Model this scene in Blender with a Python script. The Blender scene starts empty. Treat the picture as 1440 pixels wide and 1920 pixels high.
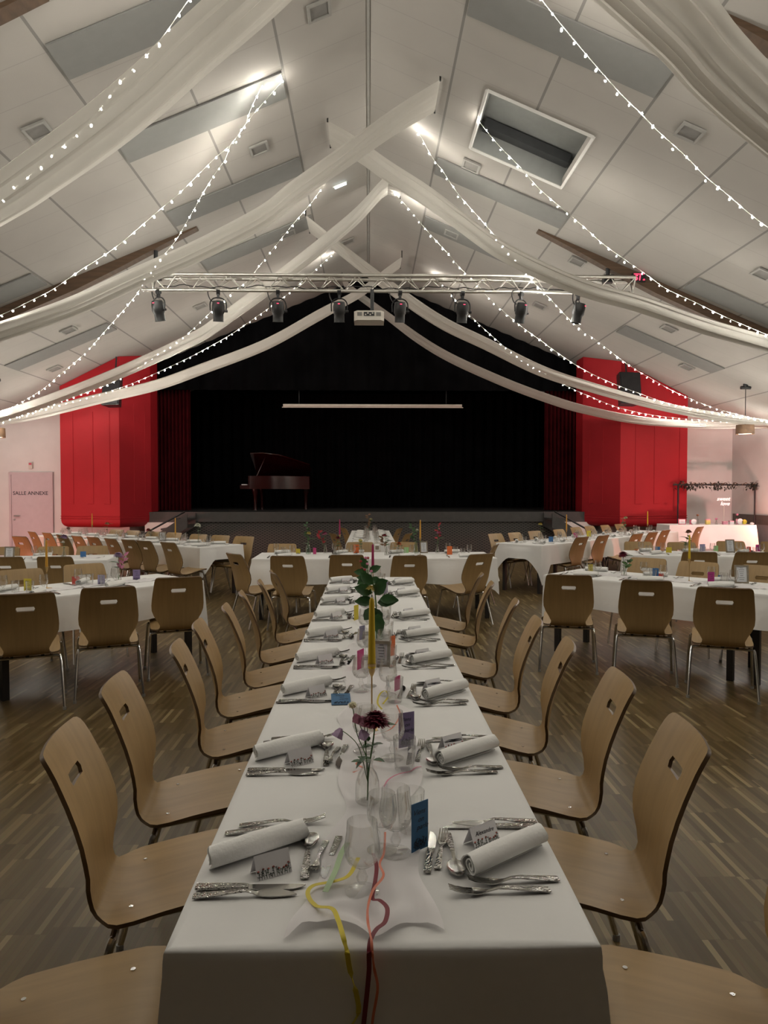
import bpy, bmesh, math, random
from mathutils import Vector, Matrix

random.seed(7)
PI = math.pi
C = bpy.context.scene.collection

# ------------------------------------------------------------------ camera
FPX, W, H = 1331.0, 1440.0, 1920.0
CAM_Z = 1.57
cam_d = bpy.data.cameras.new('camera')
cam_d.sensor_fit = 'VERTICAL'
cam_d.sensor_height = 36.0
cam_d.lens = 36.0 * FPX / H
cam_d.clip_start = 0.05
cam_d.clip_end = 200
cam = bpy.data.objects.new('camera', cam_d)
C.objects.link(cam)
cam.location = (0, 0, CAM_Z)
cam.rotation_euler = (PI / 2 - math.atan(37 / FPX), 0, -math.atan(29 / FPX))
bpy.context.scene.camera = cam
RM = cam.rotation_euler.to_matrix()

# ------------------------------------------------------------------ world, exposure, light strengths
sc = bpy.context.scene
sc.view_settings.view_transform = 'Standard'
sc.view_settings.look = 'None'
sc.view_settings.gamma = 1.0
sc.view_settings.use_curve_mapping = False
sc.view_settings.exposure = 0.0
world = bpy.data.worlds.new('world')
sc.world = world
world.use_nodes = True
world.node_tree.nodes['Background'].inputs[0].default_value = (0.01, 0.0095, 0.009, 1)
sc.cycles.max_bounces = 7
sc.cycles.diffuse_bounces = 3
sc.cycles.glossy_bounces = 4
sc.cycles.transmission_bounces = 6
sc.cycles.transparent_max_bounces = 24
sc.cycles.sample_clamp_indirect = 4.0
sc.cycles.caustics_reflective = False
sc.cycles.caustics_refractive = False
BULB = 470.0          # emission strength of one fairy light bulb
BULB_COL = (1.0, 0.96, 0.85)
UP_L = 270.0         # floor uplights by the side walls, watts
UP_R = 300.0
UP_RW = 75.0
PEND = 60.0          # pendant lamps

# ------------------------------------------------------------------ picking points of the place
def ray(px, py):
    return RM @ Vector(((px - W / 2) / FPX, -(py - H / 2) / FPX, -1.0))
def at_z(px, py, z):
    d = ray(px, py); t = (z - CAM_Z) / d.z
    return Vector((d.x * t, d.y * t, z))
def at_y(px, py, y):
    d = ray(px, py); t = y / d.y
    return Vector((d.x * t, y, CAM_Z + d.z * t))
RIDGE, SLOPE, HALF, BACK, REAR = 7.0, 0.42, 9.1, 17.6, -6.0
def ceil_z(x): return RIDGE - SLOPE * abs(x)
def at_ceil(px, py):
    d = ray(px, py); s = 1 if d.x > 0 else -1
    t = (RIDGE - CAM_Z) / (d.z + SLOPE * s * d.x)
    return Vector((d.x * t, d.y * t, CAM_Z + d.z * t))
def proj(p):
    v = RM.transposed() @ (Vector(p) - Vector((0, 0, CAM_Z)))
    if v.z > -0.01: return (-9999, -9999)
    return (W / 2 + FPX * v.x / -v.z, H / 2 - FPX * v.y / -v.z)
def in_view(p, m=60):
    x, y = proj(p)
    return -m < x < W + m and -m < y < H + m

ORD = ['zeroth', 'first', 'second', 'third', 'fourth', 'fifth', 'sixth', 'seventh', 'eighth', 'ninth', 'tenth', 'eleventh', 'twelfth']

# ------------------------------------------------------------------ mesh helpers
class MB:
    def __init__(s): s.v = []; s.f = []; s.mi = []; s.cur = 0
    def add(s, vs, fs):
        o = len(s.v); s.v += [tuple(p) for p in vs]
        s.f += [tuple(i + o for i in f) for f in fs]; s.mi += [s.cur] * len(fs)
        return s
    def box(s, c, d, m=None):
        cx, cy, cz = c; a, b, e = d[0] / 2, d[1] / 2, d[2] / 2
        vs = [Vector((x, y, z)) for z in (-e, e) for y in (-b, b) for x in (-a, a)]
        if m is not None: vs = [m @ p for p in vs]
        vs = [p + Vector(c) for p in vs]
        return s.add(vs, [(0, 2, 3, 1), (4, 5, 7, 6), (0, 1, 5, 4), (2, 6, 7, 3), (0, 4, 6, 2), (1, 3, 7, 5)])
    def tube(s, pts, r, n=8, cap=True):
        pts = [Vector(p) for p in pts]; rs = r if isinstance(r, (list, tuple)) else [r] * len(pts)
        vs = []; fs = []; N = len(pts); ref = None
        for i, p in enumerate(pts):
            t = (pts[min(i + 1, N - 1)] - pts[max(i - 1, 0)])
            if t.length < 1e-9: t = Vector((0, 0, 1))
            t.normalize()
            if ref is None: ref = Vector((0, 0, 1)) if abs(t.z) < .9 else Vector((1, 0, 0))
            a = t.cross(ref)
            if a.length < 1e-4: a = t.cross(Vector((0, 1, 0.3)))
            a.normalize(); b = a.cross(t).normalized(); ref = b
            for k in range(n):
                an = 2 * PI * k / n
                vs.append(p + (a * math.cos(an) + b * math.sin(an)) * rs[i])
        for i in range(N - 1):
            for k in range(n):
                k2 = (k + 1) % n
                fs.append((i * n + k, i * n + k2, (i + 1) * n + k2, (i + 1) * n + k))
        if cap:
            fs.append(tuple(range(n))[::-1]); fs.append(tuple((N - 1) * n + k for k in range(n)))
        return s.add(vs, fs)
    def lathe(s, prof, n=20, cap_bottom=False, cap_top=False, flute=0, famp=0):
        vs = []; fs = []; N = len(prof)
        for r, z in prof:
            for k in range(n):
                an = 2 * PI * k / n; rr = r * (1 + famp * math.cos(flute * an)) if flute else r
                vs.append((rr * math.cos(an), rr * math.sin(an), z))
        for i in range(N - 1):
            for k in range(n):
                k2 = (k + 1) % n
                fs.append((i * n + k, i * n + k2, (i + 1) * n + k2, (i + 1) * n + k))
        if cap_bottom: fs.append(tuple(range(n))[::-1])
        if cap_top: fs.append(tuple((N - 1) * n + k for k in range(n)))
        return s.add(vs, fs)
    def grid(s, fn, nu, nv, skip=None):
        vs = [fn(i, j) for i in range(nu) for j in range(nv)]
        fs = []
        for i in range(nu - 1):
            for j in range(nv - 1):
                if skip and skip(i, j): continue
                fs.append((i * nv + j, (i + 1) * nv + j, (i + 1) * nv + j + 1, i * nv + j + 1))
        return s.add(vs, fs)
    def prism(s, poly, z0, z1):
        n = len(poly); f0 = z0 if callable(z0) else (lambda x, y: z0); f1 = z1 if callable(z1) else (lambda x, y: z1)
        vs = [(x, y, f0(x, y)) for x, y in poly] + [(x, y, f1(x, y)) for x, y in poly]
        fs = [tuple(range(n))[::-1], tuple(range(n, 2 * n))] + [(i, (i + 1) % n, n + (i + 1) % n, n + i) for i in range(n)]
        return s.add(vs, fs)
    def xf(s, m):
        s.v = [tuple(m @ Vector(p)) for p in s.v]; return s
    def solidify(s, t, rim=None):
        """give a sheet thickness; rim faces get material index rim"""
        bm = bmesh.new()
        vv = [bm.verts.new(p) for p in s.v]
        for f in s.f:
            try: bm.faces.new([vv[i] for i in f])
            except ValueError: pass
        bm.normal_update()
        nv = len(s.v); bm.verts.index_update()
        top = [p.co + p.normal * t / 2 for p in vv]; bot = [p.co - p.normal * t / 2 for p in vv]
        F = [tuple(v.index for v in f.verts) for f in bm.faces]
        vs = [tuple(p) for p in top] + [tuple(p) for p in bot]
        fs = list(F) + [tuple(i + nv for i in f)[::-1] for f in F]; mi = [0] * len(fs)
        for e in bm.edges:
            if len(e.link_faces) == 1:
                f = e.link_faces[0]; ids = [v.index for v in f.verts]
                a, b = e.verts[0].index, e.verts[1].index
                k = ids.index(a)
                if ids[(k + 1) % len(ids)] != b: a, b = b, a
                fs.append((b, a, a + nv, b + nv)); mi.append(rim or 0)
        bm.free(); s.v = vs; s.f = fs; s.mi = mi
        return s
    def mesh(s, name, mats, smooth=True, sharp=None):
        me = bpy.data.meshes.new(name)
        me.from_pydata(s.v, [], s.f)
        for m in (mats if isinstance(mats, (list, tuple)) else [mats]): me.materials.append(m)
        if len(me.polygons) == len(s.mi) and any(s.mi): me.polygons.foreach_set('material_index', s.mi)
        me.validate()
        bm = bmesh.new(); bm.from_mesh(me); bmesh.ops.recalc_face_normals(bm, faces=bm.faces); bm.to_mesh(me); bm.free()
        if smooth:
            me.polygons.foreach_set('use_smooth', [True] * len(me.polygons))
            me.set_sharp_from_angle(angle=math.radians(sharp or 40))
        me.update()
        return me

def link(name, me, parent=None, loc=(0, 0, 0), rot=(0, 0, 0)):
    o = bpy.data.objects.new(name, me); C.objects.link(o)
    o.location = loc; o.rotation_euler = rot
    if parent is not None: o.parent = parent
    return o
def part(name, mb, mats, parent, loc=(0, 0, 0), rot=(0, 0, 0), smooth=True, label=None):
    o = link(name, mb.mesh(name, mats, smooth), parent, loc, rot)
    if label: o['label'] = label
    return o
def tag(o, label, cat, group=None, kind=None):
    o['label'] = label; o['category'] = cat
    if group: o['group'] = group
    if kind: o['kind'] = kind
    return o
def thing(name, label, cat, loc=(0, 0, 0), rz=0, group=None):
    o = bpy.data.objects.new(name, None); C.objects.link(o); o.empty_display_size = .05
    o.location = loc; o.rotation_euler = (0, 0, rz)
    return tag(o, label, cat, group)
def solo(name, mb, mats, label, cat, loc=(0, 0, 0), rot=(0, 0, 0), group=None, smooth=True):
    return tag(link(name, mb.mesh(name, mats, smooth), None, loc, rot), label, cat, group)
def struct(name, mb, mats, smooth=False):
    o = link(name, mb.mesh(name, mats, smooth)); o['kind'] = 'structure'; return o
def kids(o): return list(o.children)
def copy_tree(o, parent=None):
    c = o.copy(); C.objects.link(c)
    if parent is not None: c.parent = parent
    for ch in kids(o): copy_tree(ch, c)
    return c
class Proto:
    """first use hands out the original, later uses hand out copies of it and its parts"""
    def __init__(s, o): s.o = o; s.used = False
    def place(s, loc, rz, label, group=None, scale=None, rot=None):
        o = copy_tree(s.o) if s.used else s.o
        s.used = True
        o.location = loc; o.rotation_euler = rot or (0, 0, rz)
        o['label'] = label
        if group: o['group'] = group
        if scale: o.scale = (scale,) * 3
        return o
    def done(s):
        if not s.used:
            def kill(o):
                for c in kids(o): kill(c)
                bpy.data.objects.remove(o)
            kill(s.o)

def bez(pts, n):
    """catmull-rom through pts, n samples per span"""
    P = [Vector(p) for p in pts]; out = []
    for i in range(len(P) - 1):
        a = P[i - 1] if i else P[0] * 2 - P[1]; b = P[i]; c = P[i + 1]
        d = P[i + 2] if i + 2 < len(P) else P[-1] * 2 - P[-2]
        for k in range(n):
            t = k / n
            out.append(.5 * ((2 * b) + (c - a) * t + (2 * a - 5 * b + 4 * c - d) * t * t + (3 * b - a - 3 * c + d) * t ** 3))
    out.append(P[-1]); return out
def resample(pts, step):
    out = [pts[0]]; acc = 0
    for i in range(1, len(pts)):
        a, b = pts[i - 1], pts[i]; L = (b - a).length
        while L > 1e-9 and acc + L >= step:
            t = (step - acc) / L; a = a + (b - a) * t; out.append(a); L = (b - a).length; acc = 0
        acc += L
    return out
def sx(x): return x * x * (3 - 2 * x)

# ------------------------------------------------------------------ materials
def node_mat(name):
    m = bpy.data.materials.new(name); m.use_nodes = True
    nt = m.node_tree; return m, nt, nt.nodes['Principled BSDF']
def mat(name, col, rough=.6, metal=0, var=.12, scale=8, bump=0, bscale=60, coat=0, emis=None, estr=0, spec=.5, stretch=(1, 1, 1)):
    m, nt, b = node_mat(name)
    N = nt.nodes; L = nt.links
    tc = N.new('ShaderNodeTexCoord'); mp = N.new('ShaderNodeMapping'); mp.inputs['Scale'].default_value = stretch
    L.new(tc.outputs['Object'], mp.inputs['Vector'])
    nz = N.new('ShaderNodeTexNoise'); nz.inputs['Scale'].default_value = scale; nz.inputs['Detail'].default_value = 4
    L.new(mp.outputs[0], nz.inputs['Vector'])
    cr = N.new('ShaderNodeValToRGB')
    cr.color_ramp.elements[0].position = .3; cr.color_ramp.elements[1].position = .7
    cr.color_ramp.elements[0].color = tuple(min(1, c * (1 - var)) for c in col) + (1,)
    cr.color_ramp.elements[1].color = tuple(min(1, c * (1 + var)) for c in col) + (1,)
    L.new(nz.outputs['Fac'], cr.inputs['Fac']); L.new(cr.outputs['Color'], b.inputs['Base Color'])
    b.inputs['Roughness'].default_value = rough; b.inputs['Metallic'].default_value = metal
    b.inputs['Specular IOR Level'].default_value = spec
    if coat: b.inputs['Coat Weight'].default_value = coat; b.inputs['Coat Roughness'].default_value = .15
    if bump:
        n2 = N.new('ShaderNodeTexNoise'); n2.inputs['Scale'].default_value = bscale; n2.inputs['Detail'].default_value = 3
        L.new(mp.outputs[0], n2.inputs['Vector'])
        bp = N.new('ShaderNodeBump'); bp.inputs['Strength'].default_value = bump; bp.inputs['Distance'].default_value = .01
        L.new(n2.outputs['Fac'], bp.inputs['Height']); L.new(bp.outputs['Normal'], b.inputs['Normal'])
    if emis:
        b.inputs['Emission Color'].default_value = emis + (1,); b.inputs['Emission Strength'].default_value = estr
    return m
def math_node(nt, op, a, b=None):
    n = nt.nodes.new('ShaderNodeMath'); n.operation = op
    for i, v in enumerate((a, b)):
        if v is None: continue
        if isinstance(v, (int, float)): n.inputs[i].default_value = v
        else: nt.links.new(v, n.inputs[i])
    return n.outputs[0]

M = {}
M['cloth'] = mat('white_table_linen', (.80, .79, .78), .85, var=.03, scale=3, bump=.25, bscale=9)
M['napkin'] = mat('white_napkin_cotton', (.86, .85, .83), .9, var=.03, scale=12, bump=.15, bscale=120)
M['chrome'] = mat('chrome_tube', (.62, .61, .60), .16, 1, var=.05)
M['alu'] = mat('truss_aluminium', (.66, .64, .60), .42, 1, var=.08)
M['black'] = mat('black_paint', (.012, .012, .013), .45, var=.2)
M['black_metal'] = mat('black_powder_coat', (.02, .02, .022), .4, .3, var=.2)
M['velvet'] = mat('black_stage_velvet', (.004, .004, .0045), 1, var=.3, scale=2, spec=.0)
M['red_curtain'] = mat('dark_red_velvet', (.055, .004, .006), 1, var=.3, scale=3, spec=.05)
M['red'] = mat('red_wall_panel', (.33, .012, .018), .6, var=.05, scale=2, bump=.05, bscale=30, spec=.2)
M['white_wall'] = mat('white_wall_paint', (.72, .70, .68), .8, var=.03, scale=3, bump=.06, bscale=80)
M['taupe'] = mat('dark_wainscot', (.10, .085, .075), .7, var=.1)
M['tile'] = mat('grey_wainscot', (.20, .20, .21), .5, var=.08)
M['door'] = mat('grey_pink_door', (.56, .47, .49), .5, var=.03)
M['fascia'] = mat('stage_fascia', (.060, .055, .053), .6, var=.1)
M['stagefloor'] = mat('black_stage_floor', (.012, .011, .011), .7, var=.2)
M['beam'] = mat('brown_glulam_beam', (.085, .048, .026), .6, var=.25, scale=6, stretch=(.3, 1, 6))
M['grey_panel'] = mat('grey_ceiling_panel', (.20, .198, .19), .75, var=.03)
M['vent'] = mat('grey_vent', (.30, .29, .27), .6, var=.08)
M['dark_hole'] = mat('vent_core', (.20, .19, .18), .8, var=.1)
M['shaft'] = mat('skylight_shaft', (.26, .265, .258), .7, var=.05)
M['shaft_dark'] = mat('skylight_blind', (.05, .052, .055), .5, var=.1)
M['projector'] = mat('cream_plastic', (.62, .58, .52), .4, var=.04)
M['steel'] = mat('table_leg_dark', (.035, .030, .028), .45, .4, var=.1)
M['tabletop'] = mat('table_board', (.35, .30, .25), .6, var=.1)
M['brass'] = mat('antique_brass', (.42, .28, .12), .3, 1, var=.1)
M['wax_y'] = mat('yellow_wax', (.62, .42, .015), .45, var=.05)
M['wax_o'] = mat('amber_wax', (.60, .30, .03), .45, var=.05)
M['wax_p'] = mat('magenta_wax', (.36, .015, .10), .45, var=.05)
M['wick'] = mat('wick', (.03, .025, .02), .9)
M['mahogany'] = mat('mahogany_lacquer', (.022, .002, .002), .15, var=.3, scale=5, stretch=(1, 1, 4), coat=.12)
M['card_white'] = mat('white_card', (.80, .78, .80), .7, var=.02)
M['ink'] = mat('black_ink', (.03, .03, .04), .8, var=.1)
M['print_g'] = mat('printed_leaves', (.06, .09, .07), .8, var=.6, scale=90)
M['print_r'] = mat('printed_flowers', (.42, .12, .10), .8, var=.7, scale=120)
for k, c in dict(blue=(.035, .13, .27), purple=(.25, .19, .36), yellow=(.62, .50, .04), pink=(.52, .05, .20), magenta=(.40, .025, .20),
                 orange=(.72, .16, .04), green=(.30, .52, .22), lilac=(.36, .33, .52), red=(.55, .08, .06), sky=(.05, .16, .38)).items():
    M['card_' + k] = mat(k + '_card', c, .65, var=.04)
M['rib_yellow'] = mat('yellow_satin', (.62, .50, .03), .4, var=.08)
M['rib_red'] = mat('burgundy_satin', (.17, .008, .022), .4, var=.1)
M['rib_orange'] = mat('coral_satin', (.66, .18, .10), .4, var=.08)
M['rib_green'] = mat('sage_satin', (.36, .48, .28), .45, var=.08)
M['rib_pink'] = mat('pink_satin', (.62, .20, .30), .4, var=.08)
M['stem'] = mat('green_stem', (.07, .15, .035), .55, var=.25, scale=30)
M['leaf'] = mat('dark_leaf', (.028, .085, .022), .4, var=.3, scale=25)
M['olive'] = mat('olive_leaf', (.10, .13, .05), .55, var=.3, scale=25)
M['garland'] = mat('dark_garland_leaf', (.035, .032, .022), .6, var=.4, scale=25)
M['brown'] = mat('dried_stem', (.16, .09, .05), .7, var=.3)
for k, c in dict(burgundy=(.17, .007, .028), mauve=(.42, .16, .24), lavender=(.46, .32, .50), cream=(.72, .66, .42), pinkb=(.62, .22, .36), yellowb=(.66, .55, .16),
                 peach=(.68, .36, .20), orangeb=(.68, .20, .07), whiteb=(.75, .75, .62), redb=(.32, .02, .03), rust=(.28, .12, .06)).items():
    M['fl_' + k] = mat(k + '_petals', c, .6, var=.3, scale=45)
M['frame_wood'] = mat('grey_wood_frame', (.24, .20, .15), .6, var=.2, scale=30)
M['paper'] = mat('menu_paper', (.70, .71, .74), .8, var=.02)
M['led_red'] = mat('red_led', (.3, .01, .02), .5, emis=(1, .05, .12), estr=3)
M['tube'] = mat('led_tube', (.8, .9, 1), .4, emis=(.72, .92, 1), estr=6)
M['neon'] = mat('neon_sign', (.9, .8, .8), .4, emis=(1, .84, .82), estr=1.0)
M['pend_in'] = mat('pendant_diffuser', (.9, .8, .7), .5, emis=(1, .72, .58), estr=9)
M["bulb"] = mat('fairy_bulb', (.9, .9, .9), .3, emis=BULB_COL, estr=BULB)
M['wire'] = mat('clear_wire', (.5, .5, .46), .4, var=.05)
M['lens'] = mat('lamp_lens', (.04, .05, .07), .1, var=.1)
M['pinkbox'] = mat('pink_box', (.66, .30, .40), .6, var=.2, scale=30)
M['rose'] = mat('rose_plastic', (.55, .10, .16), .5, var=.1)

def plywood(name, col, edge=False):
    m, nt, b = node_mat(name); N = nt.nodes; L = nt.links
    tc = N.new('ShaderNodeTexCoord'); mp = N.new('ShaderNodeMapping')
    mp.inputs['Scale'].default_value = (14, 1.1, 1.1)
    L.new(tc.outputs['Object'], mp.inputs['Vector'])
    nz = N.new('ShaderNodeTexNoise'); nz.inputs['Scale'].default_value = 3; nz.inputs['Detail'].default_value = 6; nz.inputs['Distortion'].default_value = .6
    L.new(mp.outputs[0], nz.inputs['Vector'])
    oi = N.new('ShaderNodeObjectInfo')
    cr = N.new('ShaderNodeValToRGB'); e = cr.color_ramp.elements
    e[0].position = .25; e[1].position = .8
    e[0].color = tuple(c * .86 for c in col) + (1,); e[1].color = tuple(min(1, c * 1.1) for c in col) + (1,)
    L.new(nz.outputs['Fac'], cr.inputs['Fac'])
    hs = N.new('ShaderNodeHueSaturation'); L.new(cr.outputs['Color'], hs.inputs['Color'])
    L.new(math_node(nt, 'ADD', math_node(nt, 'MULTIPLY', oi.outputs['Random'], .18), .9), hs.inputs['Value'])
    L.new(hs.outputs['Color'], b.inputs['Base Color'])
    b.inputs['Roughness'].default_value = .42
    return m
M['ply'] = plywood('beech_plywood', (.35, .225, .098))
M['ply_edge_unlit'] = plywood('plywood_edge_unlit', (.12, .070, .032))  # laminated edge; its unlit darkness is put into the colour

def sheer(name, col, trans, tl=.45):
    m, nt, b = node_mat(name); N = nt.nodes; L = nt.links
    N.remove(b); out = N['Material Output']
    nz = N.new('ShaderNodeTexNoise'); nz.inputs['Scale'].default_value = 7; tc = N.new('ShaderNodeTexCoord'); L.new(tc.outputs['Object'], nz.inputs['Vector'])
    cr = N.new('ShaderNodeValToRGB'); cr.color_ramp.elements[0].color = tuple(c * .97 for c in col) + (1,); cr.color_ramp.elements[1].color = tuple(col) + (1,)
    L.new(nz.outputs['Fac'], cr.inputs['Fac'])
    df = N.new('ShaderNodeBsdfDiffuse'); tr = N.new('ShaderNodeBsdfTranslucent'); tp = N.new('ShaderNodeBsdfTransparent')
    L.new(cr.outputs[0], df.inputs[0]); L.new(cr.outputs[0], tr.inputs[0])
    m1 = N.new('ShaderNodeMixShader'); m1.inputs[0].default_value = tl; L.new(df.outputs[0], m1.inputs[1]); L.new(tr.outputs[0], m1.inputs[2])
    m2 = N.new('ShaderNodeMixShader'); m2.inputs[0].default_value = trans; L.new(m1.outputs[0], m2.inputs[1]); L.new(tp.outputs[0], m2.inputs[2])
    L.new(m2.outputs[0], out.inputs['Surface']); return m
M['voile'] = sheer('white_voile', (.62, .595, .55), .06, .4)
M['runner'] = sheer('crumpled_white_voile', (.95, .92, .93), .04, .25)

def thin_glass(name, tint):
    m, nt, b = node_mat(name); N = nt.nodes; L = nt.links
    N.remove(b); out = N['Material Output']
    nz = N.new('ShaderNodeTexNoise'); nz.inputs['Scale'].default_value = 14; tc = N.new('ShaderNodeTexCoord'); L.new(tc.outputs['Object'], nz.inputs['Vector'])
    bp = N.new('ShaderNodeBump'); bp.inputs['Strength'].default_value = .06; bp.inputs['Distance'].default_value = .01; L.new(nz.outputs['Fac'], bp.inputs['Height'])
    tp = N.new('ShaderNodeBsdfTransparent')
    lw = N.new('ShaderNodeLayerWeight'); lw.inputs['Blend'].default_value = .30
    cr = N.new('ShaderNodeValToRGB'); e = cr.color_ramp.elements
    e[0].position = .5; e[0].color = tint; e[1].position = 1; e[1].color = tuple(c * .30 for c in tint[:3]) + (1,)
    q = e.new(.78); q.color = tuple(c * .84 for c in tint[:3]) + (1,)
    L.new(lw.outputs['Facing'], cr.inputs['Fac']); L.new(cr.outputs[0], tp.inputs[0])
    gl = N.new('ShaderNodeBsdfGlossy'); gl.inputs['Roughness'].default_value = .035; gl.inputs[0].default_value = (.95, .95, .95, 1)
    L.new(bp.outputs[0], gl.inputs['Normal'])
    f = math_node(nt, 'ADD', math_node(nt, 'MULTIPLY', lw.outputs['Fresnel'], .35), .03)
    mx = N.new('ShaderNodeMixShader'); L.new(f, mx.inputs[0]); L.new(tp.outputs[0], mx.inputs[1]); L.new(gl.outputs[0], mx.inputs[2])
    L.new(mx.outputs[0], out.inputs['Surface']); return m
M['glass'] = thin_glass('clear_glass', (.965, .965, .96, 1))
M['glass_g'] = thin_glass('bottle_glass', (.84, .89, .85, 1))

def cutlery_mat():
    m, nt, b = node_mat('hammered_steel'); N = nt.nodes; L = nt.links
    b.inputs['Metallic'].default_value = 1; b.inputs['Roughness'].default_value = .13
    b.inputs['Base Color'].default_value = (.33, .32, .30, 1)
    tc = N.new('ShaderNodeTexCoord'); vo = N.new('ShaderNodeTexVoronoi'); vo.inputs['Scale'].default_value = 190
    L.new(tc.outputs['Object'], vo.inputs['Vector'])
    sp = N.new('ShaderNodeSeparateXYZ'); L.new(tc.outputs['Object'], sp.inputs[0])
    g = math_node(nt, 'LESS_THAN', sp.outputs['X'], .105)
    bp = N.new('ShaderNodeBump'); bp.inputs['Distance'].default_value = .002
    L.new(math_node(nt, 'MULTIPLY', g, .9), bp.inputs['Strength'])
    L.new(vo.outputs['Distance'], bp.inputs['Height']); L.new(bp.outputs[0], b.inputs['Normal']); return m
M['cutlery'] = cutlery_mat()

def floor_mat():
    m, nt, b = node_mat('mosaic_parquet'); N = nt.nodes; L = nt.links
    tc = N.new('ShaderNodeTexCoord'); sp = N.new('ShaderNodeSeparateXYZ'); L.new(tc.outputs['Object'], sp.inputs[0])
    X, Y = sp.outputs['X'], sp.outputs['Y']
    pan = math_node(nt, 'FLOOR', math_node(nt, 'DIVIDE', X, .19))
    wn0 = N.new('ShaderNodeTexWhiteNoise'); wn0.noise_dimensions = '1D'; L.new(pan, wn0.inputs['W'])
    ys = math_node(nt, 'ADD', math_node(nt, 'DIVIDE', Y, .30), wn0.outputs['Value'])
    yi = math_node(nt, 'FLOOR', ys)
    xs = math_node(nt, 'DIVIDE', X, .0238)
    xi = math_node(nt, 'FLOOR', xs)
    cb = N.new('ShaderNodeCombineXYZ'); L.new(xi, cb.inputs[0]); L.new(yi, cb.inputs[1])
    wn = N.new('ShaderNodeTexWhiteNoise'); wn.noise_dimensions = '2D'; L.new(cb.outputs[0], wn.inputs['Vector'])
    cr = N.new('ShaderNodeValToRGB'); e = cr.color_ramp.elements
    e[0].position = 0; e[0].color = (.105, .068, .025, 1); e[1].position = 1; e[1].color = (.38, .285, .145, 1)
    for p, c in ((.45, (.155, .105, .044, 1)), (.80, (.185, .128, .056, 1)), (.93, (.26, .188, .09, 1))):
        q = e.new(p); q.color = c
    L.new(wn.outputs['Value'], cr.inputs['Fac'])
    mp = N.new('ShaderNodeMapping'); mp.inputs['Scale'].default_value = (60, 4, 1); L.new(tc.outputs['Object'], mp.inputs[0])
    nz = N.new('ShaderNodeTexNoise'); nz.inputs['Scale'].default_value = 3; nz.inputs['Detail'].default_value = 5; L.new(mp.outputs[0], nz.inputs['Vector'])
    mx = N.new('ShaderNodeMix'); mx.data_type = 'RGBA'; mx.blend_type = 'MULTIPLY'; mx.inputs['Factor'].default_value = .35
    L.new(cr.outputs[0], mx.inputs[6]); L.new(nz.outputs['Color'], mx.inputs[7])
    # fine joints between strips and at strip ends
    fx = math_node(nt, 'FRACT', xs); fy = math_node(nt, 'FRACT', ys)
    jx = math_node(nt, 'LESS_THAN', fx, .05); jy = math_node(nt, 'LESS_THAN', fy, .006)
    j = math_node(nt, 'MAXIMUM', jx, jy)
    m2 = N.new('ShaderNodeMix'); m2.data_type = 'RGBA'; L.new(math_node(nt, 'MULTIPLY', j, .55), m2.inputs['Factor'])
    L.new(mx.outputs[2], m2.inputs[6]); m2.inputs[7].default_value = (.07, .045, .022, 1)
    L.new(m2.outputs[2], b.inputs['Base Color'])
    b.inputs['Roughness'].default_value = .34; b.inputs['Specular IOR Level'].default_value = .2
    return m
M['floor'] = floor_mat()

def ceil_mat():
    m, nt, b = node_mat('white_ceiling_panels'); N = nt.nodes; L = nt.links
    tc = N.new('ShaderNodeTexCoord'); sp = N.new('ShaderNodeSeparateXYZ'); L.new(tc.outputs['Object'], sp.inputs[0])
    ax = math_node(nt, 'ABSOLUTE', sp.outputs['X'])
    fx = math_node(nt, 'PINGPONG', ax, .505)           # seams every 1.01 m down the slope
    jx = math_node(nt, 'LESS_THAN', math_node(nt, 'ABSOLUTE', math_node(nt, 'SUBTRACT', math_node(nt, 'FRACT', math_node(nt, 'ADD', math_node(nt, 'DIVIDE', ax, 1.01), .5)), .5)), .014)
    yy = math_node(nt, 'DIVIDE', math_node(nt, 'SUBTRACT', sp.outputs['Y'], 7.96), .535)
    jy = math_node(nt, 'LESS_THAN', math_node(nt, 'ABSOLUTE', math_node(nt, 'SUBTRACT', math_node(nt, 'FRACT', math_node(nt, 'ADD', yy, .5)), .5)), .008)
    nz = N.new('ShaderNodeTexNoise'); nz.inputs['Scale'].default_value = 2; L.new(tc.outputs['Object'], nz.inputs['Vector'])
    cr = N.new('ShaderNodeValToRGB'); cr.color_ramp.elements[0].color = (.365, .342, .315, 1); cr.color_ramp.elements[1].color = (.41, .385, .355, 1)
    L.new(nz.outputs['Fac'], cr.inputs['Fac'])
    m1 = N.new('ShaderNodeMix'); m1.data_type = 'RGBA'; L.new(math_node(nt, 'MULTIPLY', jy, .5), m1.inputs['Factor']); L.new(cr.outputs[0], m1.inputs[6]); m1.inputs[7].default_value = (.26, .25, .235, 1)
    m2 = N.new('ShaderNodeMix'); m2.data_type = 'RGBA'; L.new(math_node(nt, 'MULTIPLY', jx, .8), m2.inputs['Factor']); L.new(m1.outputs[2], m2.inputs[6]); m2.inputs[7].default_value = (.17, .165, .155, 1)
    L.new(m2.outputs[2], b.inputs['Base Color']); b.inputs['Roughness'].default_value = .85
    n2 = N.new('ShaderNodeTexNoise'); n2.inputs['Scale'].default_value = 160; L.new(tc.outputs['Object'], n2.inputs['Vector'])
    bp = N.new('ShaderNodeBump'); bp.inputs['Strength'].default_value = .12; bp.inputs['Distance'].default_value = .01; L.new(n2.outputs['Fac'], bp.inputs['Height']); L.new(bp.outputs[0], b.inputs['Normal'])
    return m
M['ceil'] = ceil_mat()

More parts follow.
